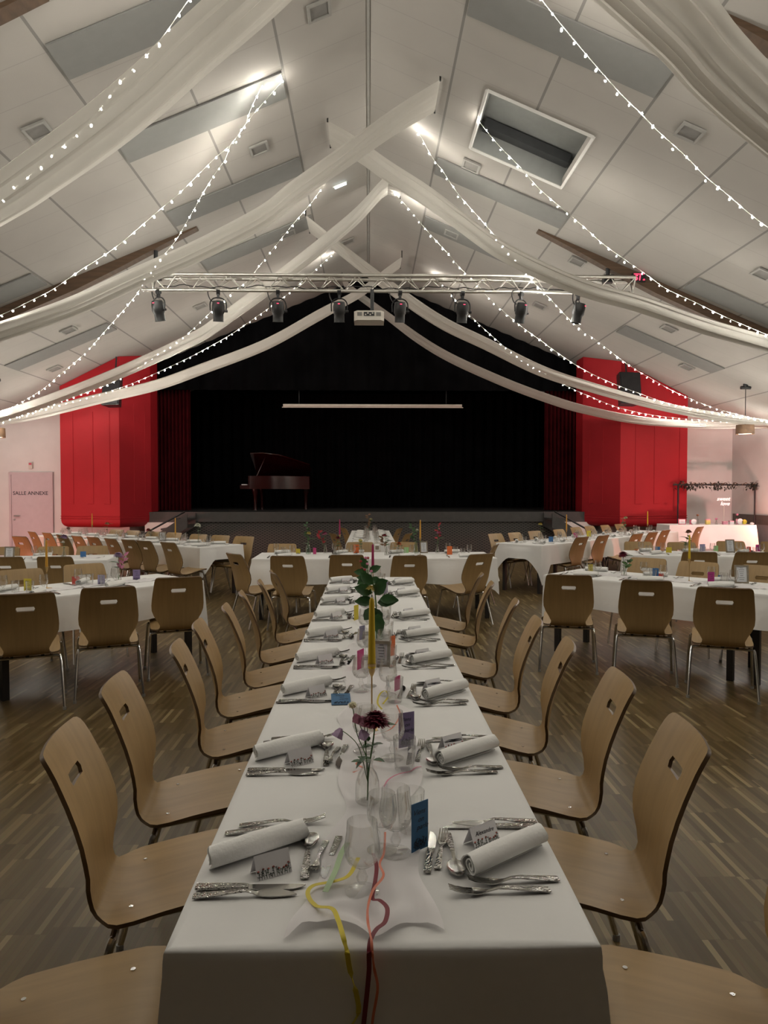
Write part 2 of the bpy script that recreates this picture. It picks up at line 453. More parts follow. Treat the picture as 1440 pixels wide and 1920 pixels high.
def grille_mat():
    m, nt, b = node_mat('perforated_stage_front'); N = nt.nodes; L = nt.links
    tc = N.new('ShaderNodeTexCoord'); sp = N.new('ShaderNodeSeparateXYZ'); L.new(tc.outputs['Object'], sp.inputs[0])
    a = math_node(nt, 'ADD', math_node(nt, 'MULTIPLY', sp.outputs['X'], 9), math_node(nt, 'MULTIPLY', sp.outputs['Z'], 16))
    c = math_node(nt, 'SUBTRACT', math_node(nt, 'MULTIPLY', sp.outputs['X'], 9), math_node(nt, 'MULTIPLY', sp.outputs['Z'], 16))
    f1 = math_node(nt, 'LESS_THAN', math_node(nt, 'FRACT', a), .3); f2 = math_node(nt, 'LESS_THAN', math_node(nt, 'FRACT', c), .3)
    mx = N.new('ShaderNodeMix'); mx.data_type = 'RGBA'; L.new(math_node(nt, 'MAXIMUM', f1, f2), mx.inputs['Factor'])
    mx.inputs[6].default_value = (.022, .020, .019, 1); mx.inputs[7].default_value = (.085, .075, .068, 1)
    L.new(mx.outputs[2], b.inputs['Base Color']); b.inputs['Roughness'].default_value = .6; return m
M['grille'] = grille_mat()

def text_mesh(txt, size, m, shear=0, extrude=.0006, align='CENTER', bevel=0):
    cu = bpy.data.curves.new('lettering', 'FONT'); cu.body = txt; cu.size = size; cu.shear = shear; cu.extrude = extrude
    cu.align_x = align; cu.align_y = 'CENTER'; cu.resolution_u = 3; cu.offset = bevel
    o = bpy.data.objects.new('lettering', cu)
    me = bpy.data.meshes.new_from_object(o)
    bpy.data.objects.remove(o); me.materials.clear(); me.materials.append(m)
    me.name = 'lettering'
    return me

# =================================================================== THE ROOM
struct('floor', MB().box((0, (REAR + BACK) / 2, -.05), (2 * HALF + .4, BACK - REAR + .4, .1)), M['floor'])
WT = .2
cmb = MB()
for s, nm in ((-1, 'ceiling_left'), (1, 'ceiling_right')):
    e = HALF + WT
    # skylight opening cut out on the right slope
    xs = [0, 1.43, 2.72, e]; ys = [REAR - .2, 8.62, 10.05, BACK + 5.2]
    b = MB()
    if s < 0: xs = [0, e]; ys = [REAR - .2, BACK + 5.2]
    for i in range(len(xs) - 1):
        for j in range(len(ys) - 1):
            if s > 0 and i == 1 and j == 1: continue
            poly = [(s * xs[i], ys[j]), (s * xs[i + 1], ys[j]), (s * xs[i + 1], ys[j + 1]), (s * xs[i], ys[j + 1])]
            if s < 0: poly = poly[::-1]
            b.prism(poly, lambda x, y: ceil_z(x), lambda x, y: ceil_z(x) + .12)
    struct(nm, b, M['ceil'])
struct('trim_1', MB().prism([(-.016, REAR), (.016, REAR), (.016, BACK), (-.016, BACK)], RIDGE - .022, RIDGE + .02), M['vent'])
wz = ceil_z(HALF)
struct('wall_left', MB().box((-HALF - WT / 2, (REAR + BACK) / 2, wz / 2), (WT, BACK - REAR + .4, wz)), M['white_wall'])
struct('wall_right', MB().box((HALF + WT / 2, (REAR + BACK) / 2, wz / 2), (WT, BACK - REAR + .4, wz)), M['white_wall'])
g = lambda x, y: ceil_z(x)
struct('wall_rear', MB().prism([(-HALF, REAR - .2), (0, REAR - .2), (HALF, REAR - .2), (HALF, REAR), (0, REAR), (-HALF, REAR)], 0, g), M['taupe'])
OX0, OX1 = -5.32, 5.42
struct('wall_back_left', MB().prism([(-HALF, BACK), (OX0, BACK), (OX0, BACK + .2), (-HALF, BACK + .2)], 0, g), M['white_wall'])
struct('wall_back_right', MB().prism([(OX1, BACK), (HALF, BACK), (HALF, BACK + .2), (OX1, BACK + .2)], 0, g), M['white_wall'])
struct('trim_2', MB().box((HALF - .012, 14.3, .93), (.024, 6.4, .22)), M['taupe'])
struct('trim_3', MB().box((HALF - .008, 14.3, .41), (.016, 6.4, .82)), M['tile'])
struct('baseboard_left', MB().box((-HALF + .01, 5.8, .05), (.02, 23.6, .1)), M['taupe'])

# skylight shaft
sk = MB(); x0, x1, y0, y1 = 1.43, 2.72, 8.62, 10.05; up = .42
nrm = Vector((SLOPE, 0, 1)).normalized() * up
cs = [Vector((x, y, ceil_z(x))) for x, y in ((x0, y0), (x1, y0), (x1, y1), (x0, y1))]
sk.add(cs + [c + nrm for c in cs], [(0, 1, 5, 4), (1, 2, 6, 5), (2, 3, 7, 6), (3, 0, 4, 7)])
w1 = struct('window_1', sk.solidify(.02), M['shaft'])
sk2 = MB(); sk2.add([c + nrm * .98 for c in cs], [(0, 1, 2, 3)]); sk2.solidify(.02)
part('blind', sk2, M['shaft'], w1)
sk3 = MB()
sk3.box(tuple((cs[2] + cs[3]) / 2 + nrm * .75 + Vector((0, -.1, 0))), (1.28, .16, .12), Matrix.Rotation(math.atan(SLOPE), 3, 'Y'))
part('blind_box', sk3, M['shaft_dark'], w1)
fr = MB()
for a, b_ in ((0, 1), (1, 2), (2, 3), (3, 0)):
    fr.tube([cs[a] - nrm.normalized() * .008, cs[b_] - nrm.normalized() * .008], .025, 4)
part('window_frame', fr, M['white_wall'], w1, smooth=False)

# grey heating panels flush under the white ceiling
def slope_box(mb, xa, xb, ya, yb, t=.02, drop=.008):
    poly = [(xa, ya), (xb, ya), (xb, yb), (xa, yb)]
    if xa > xb: poly = poly[::-1]
    mb.prism(poly, lambda x, y: ceil_z(x) - drop - t, lambda x, y: ceil_z(x) - drop)
pans = [(-1, 1.03, 3.0, 7.05, 'nearest of the grey strips'), (-1, 1.03, 3.0, 8.85, 'second of the grey strips'), (-1, 1.03, 3.0, 11.0, 'third of the grey strips'),
        (-1, 1.03, 3.0, 13.2, 'farthest of the inner grey strips'), (-1, 5.07, 7.05, 11.15, 'outer grey strip beside the brown beam'), (-1, 5.07, 7.05, 14.25, 'outer grey strip above the stage door'),
        (1, 1.03, 3.0, 7.25, 'nearest of the grey strips'), (1, 1.03, 3.0, 10.95, 'grey strip just beyond the skylight'),
        (1, 1.03, 3.0, 13.2, 'grey strip above the lighting truss'), (1, 5.07, 7.05, 11.15, 'outer grey strip beside the brown beam'), (1, 5.07, 7.05, 14.25, 'outer grey strip near the loudspeaker')]
for s, xa, xb, y, w in pans:
    b = MB(); slope_box(b, s * xa, s * xb, y - .27, y + .27)
    solo('heating_panel', b, M['grey_panel'], 'grey ceiling panel on the %s slope, %s' % ('left' if s < 0 else 'right', w), 'ceiling panel', group='grey ceiling panels', smooth=False)

# square air vents
vt = [(597, 17), (485, 277), (70, 243), (1294, 246), (884, 309), (847, 437), (1083, 489), (375, 573), (128, 618), (102, 690), (1012, 572), (1255, 615), (1288, 687), (1432, 512), (540, 437), (652, 452)]
pv = thing('air_vent', '', 'air vent')
for dx in (-.12, .12):
    part('vent_frame', MB().box((dx, 0, -.02), (.03, .27, .025)), M['vent'], pv, smooth=False)
for dy in (-.12, .12):
    part('vent_frame', MB().box((0, dy, -.02), (.21, .03, .025)), M['vent'], pv, smooth=False)
part('grille', MB().box((0, 0, -.012), (.22, .22, .012)), M['dark_hole'], pv, smooth=False)
pvp = Proto(pv)
vt = sorted(vt, key=lambda p: at_ceil(*p).y)
cnt = {-1: 0, 1: 0}
for px, py in vt:
    p = at_ceil(px, py); s = 1 if p.x > 0 else -1; cnt[s] += 1
    o = pvp.place(p, 0, 'small square grey air vent, %s from the camera on the %s ceiling slope' % (ORD[cnt[s]], 'right' if s > 0 else 'left'), 'ceiling air vents')
    o.rotation_euler = (0, s * math.atan(SLOPE), 0)
# white tube lamp on the ceiling
p = at_ceil(637, 345)
t = thing('tube_lamp', 'small glowing bluish white tube lamp on the ceiling near the ridge', 'lamp', p, 0); t.rotation_euler = (0, -math.atan(SLOPE), 0)
part('tube', MB().tube([(-.105, 0, -.03), (.105, 0, -.03)], .02, 10), M['tube'], t)
part('base', MB().box((0, 0, -.006), (.26, .05, .012)), M['projector'], t, smooth=False)

# brown haunched beams under the ceiling
def beam(s, y, label):
    b = MB(); pr = [(2.76, 0), (3.3, .05), (4.0, .13), (4.7, .19), (5.6, .21), (7.0, .22), (HALF, .24)]
    vs = []; w = .16
    for x, d in pr:
        for yy in (y - w / 2, y + w / 2):
            vs += [(s * x, yy, ceil_z(x) + .02), (s * x, yy, ceil_z(x) - d - .02)]
    fs = []
    for i in range(len(pr) - 1):
        a = 4 * i; c = a + 4
        fs += [(a, a + 1, c + 1, c), (a + 2, c + 2, c + 3, a + 3), (a + 1, a + 3, c + 3, c + 1), (a, c, c + 2, a + 2)]
    fs += [(0, 2, 3, 1), (len(vs) - 4, len(vs) - 3, len(vs) - 1, len(vs) - 2)]
    b.add(vs, fs)
    o = solo('roof_beam', b, M['beam'], label, 'beam', group='brown roof beams', smooth=False); o['kind'] = 'structure'
BY = 11.66
beam(-1, BY, 'brown wooden roof beam on the left slope, behind the truss end'); beam(1, BY, 'brown wooden roof beam on the right slope carrying the red LED counter')
beam(-1, 6.25, 'brown wooden roof beam in the top left corner'); beam(1, 6.25, 'brown wooden roof beam in the top right corner')

# =================================================================== STAGE
SF, SZ = 17.0, 1.10
st = struct('trim_4', MB().box((.05, SF + .05, (.86 + SZ) / 2), (10.6, .12, SZ - .86)), M['fascia'])
struct('trim_5', MB().box((.05, SF + .08, .43), (10.6, .08, .86)), M['grille'])
struct('trim_6', MB().box((-4.83, SF - .01, .43), (.96, .06, .85)), M['white_wall'])
struct('trim_7', MB().box((4.95, SF - .01, .43), (.90, .06, .85)), M['white_wall'])
struct('floor_stage', MB().box((.05, (SF + 22.2) / 2, SZ - .03), (10.62, 22.2 - SF - .2, .06)), M['stagefloor'])
struct('wall_stage_back', MB().prism([(-6.2, 22.2), (6.3, 22.2), (6.3, 22.35), (-6.2, 22.35)], 0, lambda x, y: 7.0), M['velvet'])
for s, x in (('left', -6.2), ('right', 6.3)):
    struct('wall_stage_' + s, MB().box((x, 20.0, 3.4), (.1, 4.6, 6.8)), M['velvet'])
def curtain(fn, n, z0, z1, nz=3, t=.01):
    b = MB()
    b.grid(lambda i, j: fn(i / (n - 1)) + (z0(i / (n - 1)) + (z1(i / (n - 1)) - z0(i / (n - 1))) * j / (nz - 1),), n, nz)
    return b.solidify(t)
# black border above the opening follows the gable
bx = lambda u: OX0 - .1 + (OX1 - OX0 + .2) * u
b = curtain(lambda u: (bx(u), 17.86 + .03 * math.sin(u * 190)), 260, lambda u: 4.12, lambda u: ceil_z(bx(u)) - .01)
solo('stage_border', b, M['velvet'], 'black velvet border curtain filling the gable above the stage', 'curtain')
b = curtain(lambda u: (-5.2 + 10.4 * u, 21.6 + .06 * math.sin(u * 210)), 300, lambda u: SZ + .01, lambda u: 4.55)
solo('stage_backdrop', b, M['velvet'], 'black velvet backdrop curtain across the back of the stage', 'curtain')
for s, xa, xb, w in ((-1, -5.45, -4.55, 'left'), (1, 4.55, 5.5, 'right')):
    b = curtain(lambda u: (xa + (xb - xa) * u, 18.3 + .05 * math.sin(u * 60)), 90, lambda u: SZ + .01, lambda u: 4.3)
    solo('stage_leg_curtain', b, M['red_curtain'], 'dark red velvet side curtain at the %s edge of the stage' % w, 'curtain', group='red side curtains of the stage')
# screen housing
t = thing('projection_screen', 'long white rolled projection screen housing hanging in the black stage', 'projection screen', (0, 18.02, 3.76))
a = at_y(531, 762, 18.02).x; c = at_y(866, 762, 18.02).x
part('housing', MB().tube([(a, 0, 0), (c, 0, 0)], .038, 10), M['projector'], t)
part('bottom_bar', MB().box(((a + c) / 2, 0, -.045), (c - a + .06, .03, .018)), M['projector'], t, smooth=False)
for x in (a + .4, c - .4):
    part('cord', MB().tube([(x, 0, .03), (x, 0, .5)], .008, 5), M['black'], t)

# stage stairs, one flight at each side, seen as a sloping stringer
def stairs(s, label):
    t = thing('stage_stairs', label, 'stairs', (s * 4.15 + (.05), 16.55, 0))
    poly = [(0, SZ - .02), (-1.62, 0), (-1.25, 0), (0, SZ - .34)]
    for yy in (-.42, .36):
        b = MB(); vs = [(-s * x * -1, yy, z) for x, z in poly]; vs = [(s * -x, yy, z) for x, z in poly] + [(s * -x, yy + .05, z) for x, z in poly]
        n = 4; b.add(vs, [(0, 1, 2, 3), (7, 6, 5, 4)] + [(i, (i + 1) % n, n + (i + 1) % n, n + i) for i in range(n)])
        part('stringer', b, M['fascia'], t, smooth=False)
    for k in range(5):
        f = (k + .5) / 5
        part('tread', MB().box((s * 1.5 * (1 - f), -.03, SZ * f - .04), (.30, .75, .04)), M['fascia'], t, smooth=False)
    part('handrail', MB().tube([(s * 1.35, -.44, .42), (s * .05, -.44, 1.13)], .02, 8), M['black_metal'], t)
    return t
stairs(-1, 'dark stage stairs descending to the left of the stage front')
stairs(1, 'dark stage stairs descending to the right of the stage front')

# red padded columns at both sides of the stage
def column(s, label):
    P = [(7.12, BACK - .002), (7.1, 16.55), (5.63, 16.2), (5.18, 17.05), (5.18, BACK - .002)] if s < 0 else [(7.58, BACK - .002), (7.52, 16.62), (5.78, 16.2), (5.16, 17.05), (5.16, BACK - .002)]
    P = [(s * x, y) for x, y in P]
    if s > 0: P = P[::-1]
    me = bpy.data.meshes.new('column')
    bm = bmesh.new()
    lo = [bm.verts.new((x, y, .76)) for x, y in P]; hi = [bm.verts.new((x, y, ceil_z(x) - .01)) for x, y in P]
    n = len(P)
    bm.faces.new(lo[::-1]); bm.faces.new(hi)
    for i in range(n): bm.faces.new((lo[i], lo[(i + 1) % n], hi[(i + 1) % n], hi[i]))
    bmesh.ops.recalc_face_normals(bm, faces=bm.faces)
    ed = [e for e in bm.edges if all(v.co.z < 1 for v in e.verts) and not all(v.co.y > BACK - .1 for v in e.verts)]
    bmesh.ops.bevel(bm, geom=ed, offset=.16, segments=5, affect='EDGES', profile=.5)
    bm.to_mesh(me); bm.free(); me.materials.append(M['red'])
    me.polygons.foreach_set('use_smooth', [True] * len(me.polygons)); me.set_sharp_from_angle(angle=math.radians(25))
    root = thing('red_column', label, 'column', (0, 0, 0))
    root['kind'] = 'structure'
    link('body', me, root)
    # raised U-shaped welts and the double band low on the column
    A, B, Dn = (Vector((s * 7.1, 16.55, 0)), Vector((s * 5.63, 16.2, 0)), Vector((s * 5.18, 17.05, 0))) if s < 0 else (Vector((s * 7.52, 16.62, 0)), Vector((s * 5.78, 16.2, 0)), Vector((s * 5.16, 17.05, 0)))
    def welt(P0, P1, f, top=4.2):
        d = (P1 - P0); nn = Vector((-d.y, d.x, 0)).normalized()
        if nn.y > 0: nn = -nn
        q = P0 + d * f + nn * .004; q2 = P0 + d * (f - .10) + nn * .004
        part('welt', MB().tube([(q.x, q.y, top), (q.x, q.y, 1.30), (q2.x, q2.y, 1.30)], .007, 5), M['red'], root)
    for f in (.56, .84, .22) if s < 0 else (.78, .5, .12): welt(A, B, f, 3.4)
    for f in (.45, .8): welt(B, Dn, f, 3.6)
    for z in (1.02, .97):
        pts = [A + Vector((0, .8, 0)), A, B, Dn]; o = []
        for p in pts: o.append((p.x * (1 + .001), p.y - .008, z))
        part('band', MB().tube(o, .009, 5), M['red'], root)
    part('plinth', MB().prism([(s * x, y) for x, y in ((6.7, BACK - .01), (6.6, 17.15), (5.7, 17.05), (5.4, BACK - .01))][::1 if s < 0 else -1], 0, .78), M['white_wall'], root, smooth=False)
column(-1, 'tall red padded column left of the stage, floating above the floor'); column(1, 'tall red padded column right of the stage, floating above the floor')

# door, alarm, on the back wall left
d0 = at_y(23, 890, BACK); d1 = at_y(96, 890, BACK)
dw = d1.x - d0.x; dz = d0.z
dr = struct('door_1', MB().box(((d0.x + d1.x) / 2, BACK - .025, dz / 2), (dw, .05, dz)), M['door'])
for q in ((d0.x - .03, .03), (d1.x + .03, .03)):
    part('door_frame', MB().box((q[0], BACK - .03, dz / 2), (.05, .06, dz)), M['door'], dr, smooth=False)
part('door_frame', MB().box(((d0.x + d1.x) / 2, BACK - .03, dz + .03), (dw + .12, .06, .06)), M['door'], dr, smooth=False)
h = at_y(30, 967, BACK)
part('door_handle', MB().tube([(h.x, BACK - .05, h.z), (h.x, BACK - .10, h.z), (h.x + .14, BACK - .10, h.z)], .014, 8), M['chrome'], dr)
part('lock', MB().tube([(h.x - .01, BACK - .05, h.z - .09), (h.x - .01, BACK - .062, h.z - .09)], .025, 10), M['chrome'], dr)
tx = at_y(59, 925, BACK)
tm = text_mesh('SALLE ANNEXE', .125, M['ink'], bevel=.001)
link('door_lettering', tm, dr, (tx.x, BACK - .053, tx.z), (PI / 2, 0, 0))
p = at_y(59, 873, BACK)
t = thing('wall_alarm', 'small pale alarm sounder on the wall above the door', 'alarm', (p.x, BACK - .03, p.z))
part('case', MB().box((0, 0, 0), (.09, .06, .15)), M['projector'], t, smooth=False); part('lens', MB().box((0, -.035, .04), (.06, .02, .05)), M['rose'], t, smooth=False)

# loudspeakers hanging in front of the columns
def speaker(px0, px1, py0, py1, y, tilt, label):
    a = at_y(px0, py0, y); b = at_y(px1, py1, y); w = b.x - a.x; h = a.z - b.z; c = ((a.x + b.x) / 2, y, (a.z + b.z) / 2)
    t = thing('loudspeaker', label, 'loudspeaker', c); t.rotation_euler = (math.radians(-8), 0, tilt)
    P = [(-w / 2, 0), (w / 2, 0), (w / 2 * .7, w * .55), (-w / 2 * .7, w * .55)]
    part('cabinet', MB().prism(P, -h / 2, h / 2), M['black'], t, smooth=False)
    part('grille', MB().box((0, -.012, 0), (w * .9, .02, h * .92)), M['black_metal'], t, smooth=False)
    cz = ceil_z(c[0]) - c[2]
    part('rod', MB().tube([(0, .15, h / 2 - .02), (0, .15, cz + .02)], .018, 8), M['black_metal'], t)
    part('bracket', MB().box((0, .15, h / 2 + .02), (w * .6, .08, .04)), M['black_metal'], t, smooth=False)
speaker(1162, 1203, 697, 757, 15.88, .15, 'black loudspeaker hanging in front of the right red column')
speaker(190, 226, 697, 760, 15.88, -.15, 'black loudspeaker hanging in front of the left red column, behind the drapes')

# =================================================================== TRUSS, SPOTS, PROJECTOR
TZ1, TZ0 = at_y(700, 516.5, 11.5).z, at_y(700, 542, 11.5).z
xa, xb = at_y(283, 516, 11.5).x, at_y(1192, 514, 11.5).x
t = thing('lighting_truss', 'silver triangular lighting truss spanning the hall under the ceiling', 'truss', (0, 11.5, 0))
part('chord', MB().tube([(xa, 0, TZ1), (xb, 0, TZ1)], .027, 10), M['alu'], t)
part('chord', MB().tube([(xa, .25, TZ1), (xb, .25, TZ1)], .027, 10), M['alu'], t)
part('chord', MB().tube([(xa - .18, .12, TZ0), (xb - .05, .12, TZ0)], .027, 10), M['alu'], t)
n = 38
for k in range(n):
    u = xa + (xb - xa) * k / n; v = xa + (xb - xa) * (k + 1) / n; m_ = (u + v) / 2
    if k % 2 == 0:
        for yy in (0, .25):
            part('brace', MB().tube([(u, yy, TZ1), (v, .12, TZ0)], .009, 6), M['alu'], t)
            part('brace', MB().tube([(v, .12, TZ0), (v + (v - u), yy, TZ1)], .009, 6), M['alu'], t)
    elif k % 4 == 1:
        part('brace', MB().tube([(u, 0, TZ1), (v + (v - u), .25, TZ1)], .009, 6), M['alu'], t)
for x in (xa, xb):
    part('end_frame', MB().tube([(x, 0, TZ1), (x, .12, TZ0), (x, .25, TZ1), (x, 0, TZ1)], .014, 6), M['alu'], t)
for px, s in ((1140, 1), (292, -1)):
    q = at_y(px, 516, 11.62)
    part('hanger', MB().tube([(q.x, .12, TZ1 - .02), (q.x, .14, ceil_z(q.x) - .1)], .035, 8), M['black_metal'], t)
    part('clamp', MB().box((q.x, .12, TZ1 + .0), (.16, .12, .12)), M['black_metal'], t, smooth=False)
cab = MB(); pts = []
for k in range(90):
    x = xa + .1 + (xb - xa - .5) * k / 89
    pts.append((x, .1 + .03 * math.sin(k * .9), TZ0 + .05 + .012 * math.sin(k * 1.7) + .015 * math.sin(k * .37)))
cab.tube(pts, .008, 5)
solo('power_cable', cab, M['black'], 'black power cable lying along the lighting truss', 'cable', loc=(0, 11.5, 0))
ps = thing('stage_spotlight', '', 'spotlight')
part('clamp', MB().tube([(-.03, 0, 0), (.03, 0, 0)], .045, 8).box((0, 0, -.06), (.04, .05, .08)), M['black_metal'], ps)
yk = MB().tube(bez([(-.125, 0, -.30), (-.125, 0, -.17), (-.06, 0, -.10), (.06, 0, -.10), (.125, 0, -.17), (.125, 0, -.30)], 4), .011, 6)
part('yoke', yk, M['black_metal'], ps)
bod = part('body', MB().lathe([(.03, .16), (.085, .15), (.10, .08), (.10, -.02), (.082, -.05), (.082, -.16), (.088, -.17), (.075, -.17), (.07, -.12)], 18, True, True), M['black'], ps, (0, 0, -.30), (.25, 0, 0))
part('lens', MB().lathe([(.0, -.135), (.07, -.135)], 18), M['lens'], bod)
part('knob', MB().tube([(.10, 0, 0), (.15, 0, 0)], .02, 8), M['black_metal'], bod)
part('status_light', MB().box((0, -.093, .12), (.03, .012, .010)), M['led_red'], bod, smooth=False)
part('cord', MB().tube(bez([(0, .05, -.18), (-.12, .05, -.12), (-.16, .03, .02), (-.05, .02, .07)], 5), .009, 5), M['black'], ps)
psp = Proto(ps)
spots = [(297, -.45, 'leftmost on the truss'), (409, .2, 'second from the left on the truss'), (521, .1, 'third from the left on the truss'), (636, 0, 'just left of the projector'), (750, .1, 'just right of the projector, half behind the drape'),
         (867, .15, 'third from the right on the truss'), (977, .5, 'second from the right on the truss'), (1084, 1.0, 'rightmost on the truss')]
for px, rz, w in spots:
    q = at_y(px, 545, 11.62)
    psp.place((q.x, 11.62, TZ0 - .03), rz, 'black stage spotlight hanging from the truss, ' + w.replace(' on the truss', ''), 'stage spotlights on the truss')
q = at_y(692, 596, 11.55)
t = thing('projector', 'white projector hanging below the middle of the truss', 'projector', (q.x, 11.55, q.z))
part('case', MB().prism([(-.24, -.10), (-.19, -.17), (.19, -.17), (.24, -.10), (.24, .2), (-.24, .2)], -.075, .075), M['projector'], t, smooth=False)
part('lens', MB().tube([(.0, .2, 0), (0, .24, 0)], .04, 14), M['lens'], t)
for x in (-.15, .15):
    part('vent_grid', MB().box((x, -.175, .02), (.075, .012, .055)), M['dark_hole'], t, smooth=False)
part('port_panel', MB().box((0, -.175, .02), (.17, .012, .06)), M['black'], t, smooth=False)
for k in range(4): part('port', MB().box((-.055 + .037 * k, -.183, .02 + (.012 if k % 2 else -.01)), (.022, .006, .018)), M['projector'], t, smooth=False)
part('mount', MB().tube([(.05, .05, .07), (.05, .05, TZ0 - q.z + .02)], .03, 8), M['black_metal'], t)
part('mount_arm', MB().box((.03, .02, .09), (.2, .14, .03)), M['black_metal'], t, smooth=False)
# red LED counter on the right beam
q = at_y(1198, 520, BY - .12)
t = thing('led_counter', 'small black LED counter showing 51 in red on the right beam', 'display', (q.x, BY - .12, q.z)); t.rotation_euler = (0, 0, 0)
part('case', MB().box((0, .02, 0), (.22, .05, .14)), M['black'], t, smooth=False)
link('digits', text_mesh('51', .115, M['led_red'], .12, bevel=.003), t, (-.02, -.01, -.012), (PI / 2, 0, 0))
link('unit', text_mesh('dB', .035, M['led_red']), t, (.078, -.01, -.04), (PI / 2, 0, 0))
part('indicator_row', MB().box((0, -.008, .052), (.17, .006, .01)), M['led_red'], t, smooth=False)
part('bracket', MB().box((0, .075, 0), (.06, .08, .04)), M['black'], t, smooth=False)

# =================================================================== DRAPES
def path3(px, ya, yb, end=None, start=None, n=6, clear=.03):
    L = [0]
    for i in range(1, len(px)): L.append(L[-1] + math.hypot(px[i][0] - px[i - 1][0], px[i][1] - px[i - 1][1]))
    pts = []
    for (x, y), l in zip(px, L):
        p = at_y(x, y, ya + (yb - ya) * l / L[-1]); p.z = min(p.z, ceil_z(p.x) - clear); pts.append(p)
    def curve(p, t, q):                       # smooth continuation from p along t to q
        c = p + t.normalized() * (q - p).length * .42
        return [(1 - u) ** 2 * p + 2 * u * (1 - u) * c + u * u * q for u in (.2, .4, .6, .8, 1)]
    if end: pts += curve(pts[-1], pts[-1] - pts[-2], Vector(end))
    if start: pts = curve(pts[0], pts[0] - pts[1], Vector(start))[::-1] + pts
    out = bez(pts, n)
    for p in out: p.z = min(p.z, ceil_z(p.x) - clear)
    return out
def drape(px, ya, yb, end, label, width=.75, start=None, seed=1, wend=.55):
    P = resample(path3(px, ya, yb, end, start), .12); rnd = random.Random(seed)
    nv = 29; ph = [rnd.uniform(0, 6) for _ in range(4)]
    N = len(P)
    def fn(i, j):
        u = i / (N - 1); s = j / (nv - 1) - .5; p = P[i]
        gather = 1 - (1 - wend) * u
        fold = .022 * math.sin(s * 17 + ph[0] + .5 * u) + .014 * math.sin(s * 37 + ph[1] - u) + .010 * math.sin(s * 61 + ph[2])
        sag = -.10 * (1 - 4 * s * s) * min(1, 5 * u + .05) * min(1, (1 - u) * 6 + .1)
        return (p.x, p.y + s * width * gather, min(p.z + fold * min(1, 4 * u + .15) + sag, ceil_z(p.x) - .006))
    b = MB().grid(fn, N, nv)
    t = thing('voile_drape', label, 'drape', tuple(P[0]), group='white voile ceiling drapes')
    o = link('cloth', b.mesh('cloth', M['voile']), t); o.location = -P[0]
    for j in (0, nv - 1):
        q = Vector(fn(0, j)); part('hook', MB().tube([q + Vector((0, 0, -.02)), Vector((q.x, q.y, ceil_z(q.x) + .01))], .012, 6), M['black'], t, -P[0])
    return t
WL = -HALF + .03; WR = HALF - .03
drape([(462, 0), (370, 80), (282, 162), (180, 245), (68, 325), (0, 370)], 5.6, 6.1, (WL, 6.6, 2.7), 'wide white voile drape across the top left corner, nearest on the left', .85, start=(.45, 5.4, 6.78), seed=1)
drape([(1230, 0), (1290, 60), (1340, 120), (1440, 215)], 5.15, 5.7, (WR, 6.8, 2.7), 'wide white voile drape across the top right corner, nearest on the right', .95, start=(-.5, 4.9, 6.75), seed=2)
drape([(820, 160), (740, 228), (645, 295), (550, 360), (495, 403), (372, 467), (255, 518), (140, 570), (0, 618)], 9.15, 9.2, (WL, 9.3, 2.7), 'white voile drape sweeping left, second from the camera, pinned right of the ridge', .75, seed=3)
drape([(617, 243), (668, 280), (727, 321), (800, 367), (860, 411), (947, 472), (1082, 533), (1195, 565), (1320, 607), (1440, 641)], 10.4, 10.6, (WR, 10.8, 2.7), 'white voile drape sweeping right, second from the camera, pinned left of the ridge', .75, seed=4)
drape([(752, 312), (725, 347), (672, 402), (615, 450), (512, 530), (415, 600), (365, 632), (228, 695), (100, 745), (0, 778)], 12.2, 13.4, (WL, 13.7, 2.85), 'white voile drape sweeping left just in front of the truss, third from the camera', .8, seed=5)
drape([(577, 420), (626, 458), (720, 528), (822, 598), (912, 642), (1010, 690), (1100, 720), (1220, 753), (1340, 776), (1440, 788)], 13.1, 14.2, (WR, 14.4, 2.85), 'white voile drape sweeping right in front of the stage, third from the camera', .85, seed=6)
drape([(752, 492), (720, 515), (675, 549), (600, 588), (500, 643), (380, 689), (295, 719), (185, 745), (75, 772), (0, 786)], 15.6, 15.2, (WL, 15.2, 2.95), 'farthest white voile drape sweeping left across the black stage', .75, seed=7, wend=.7)
drape([(665, 548), (720, 587), (820, 655), (930, 707), (1025, 743), (1100, 765), (1220, 786), (1440, 796)], 17.2, 15.25, (WR, 15.2, 2.95), 'farthest white voile drape sweeping right across the black stage', .8, start=(-.62, 17.3, 6.68), seed=8, wend=.7)

# =================================================================== FAIRY LIGHTS
bm_ = MB().lathe([(.0, .015), (.006, .010), (.0083, 0), (.006, -.008), (.0, -.011)], 5)
bulb_me = bm_.mesh('bulb', M['bulb'])
def string(px, ya, yb, end, label, start=None, step=.15):
    P = path3(px, ya, yb, end, start, clear=.05)
    t = thing('fairy_lights', label, 'string lights', tuple(P[0]), group='strings of white fairy lights')
    part('wire', MB().tube([p - P[0] for p in resample(P, .12)], .004, 4), M['wire'], t)
    B = [p for p in resample(P, step) if in_view(p, 150)][:99]
    rnd = random.Random(len(px) * 31 + int(px[0][0]))
    for p in B:
        o = link('bulb', bulb_me, t, p - P[0] + Vector((rnd.uniform(-.012, .012), rnd.uniform(-.02, .02), -.02 + rnd.uniform(-.012, .01))), (rnd.uniform(-.7, .7), rnd.uniform(-.7, .7), rnd.uniform(0, 6)))
        o.scale = (rnd.choice((.9, 1, 1.3)),) * 3
    return t
string([(350, 5), (312, 60), (275, 105), (230, 150), (180, 215), (155, 245), (120, 272), (78, 310), (30, 350), (0, 378)], 6.25, 6.6, (WL, 7.2, 2.75), 'fairy lights glowing through the wide top left drape', start=(.3, 6.1, 6.75))
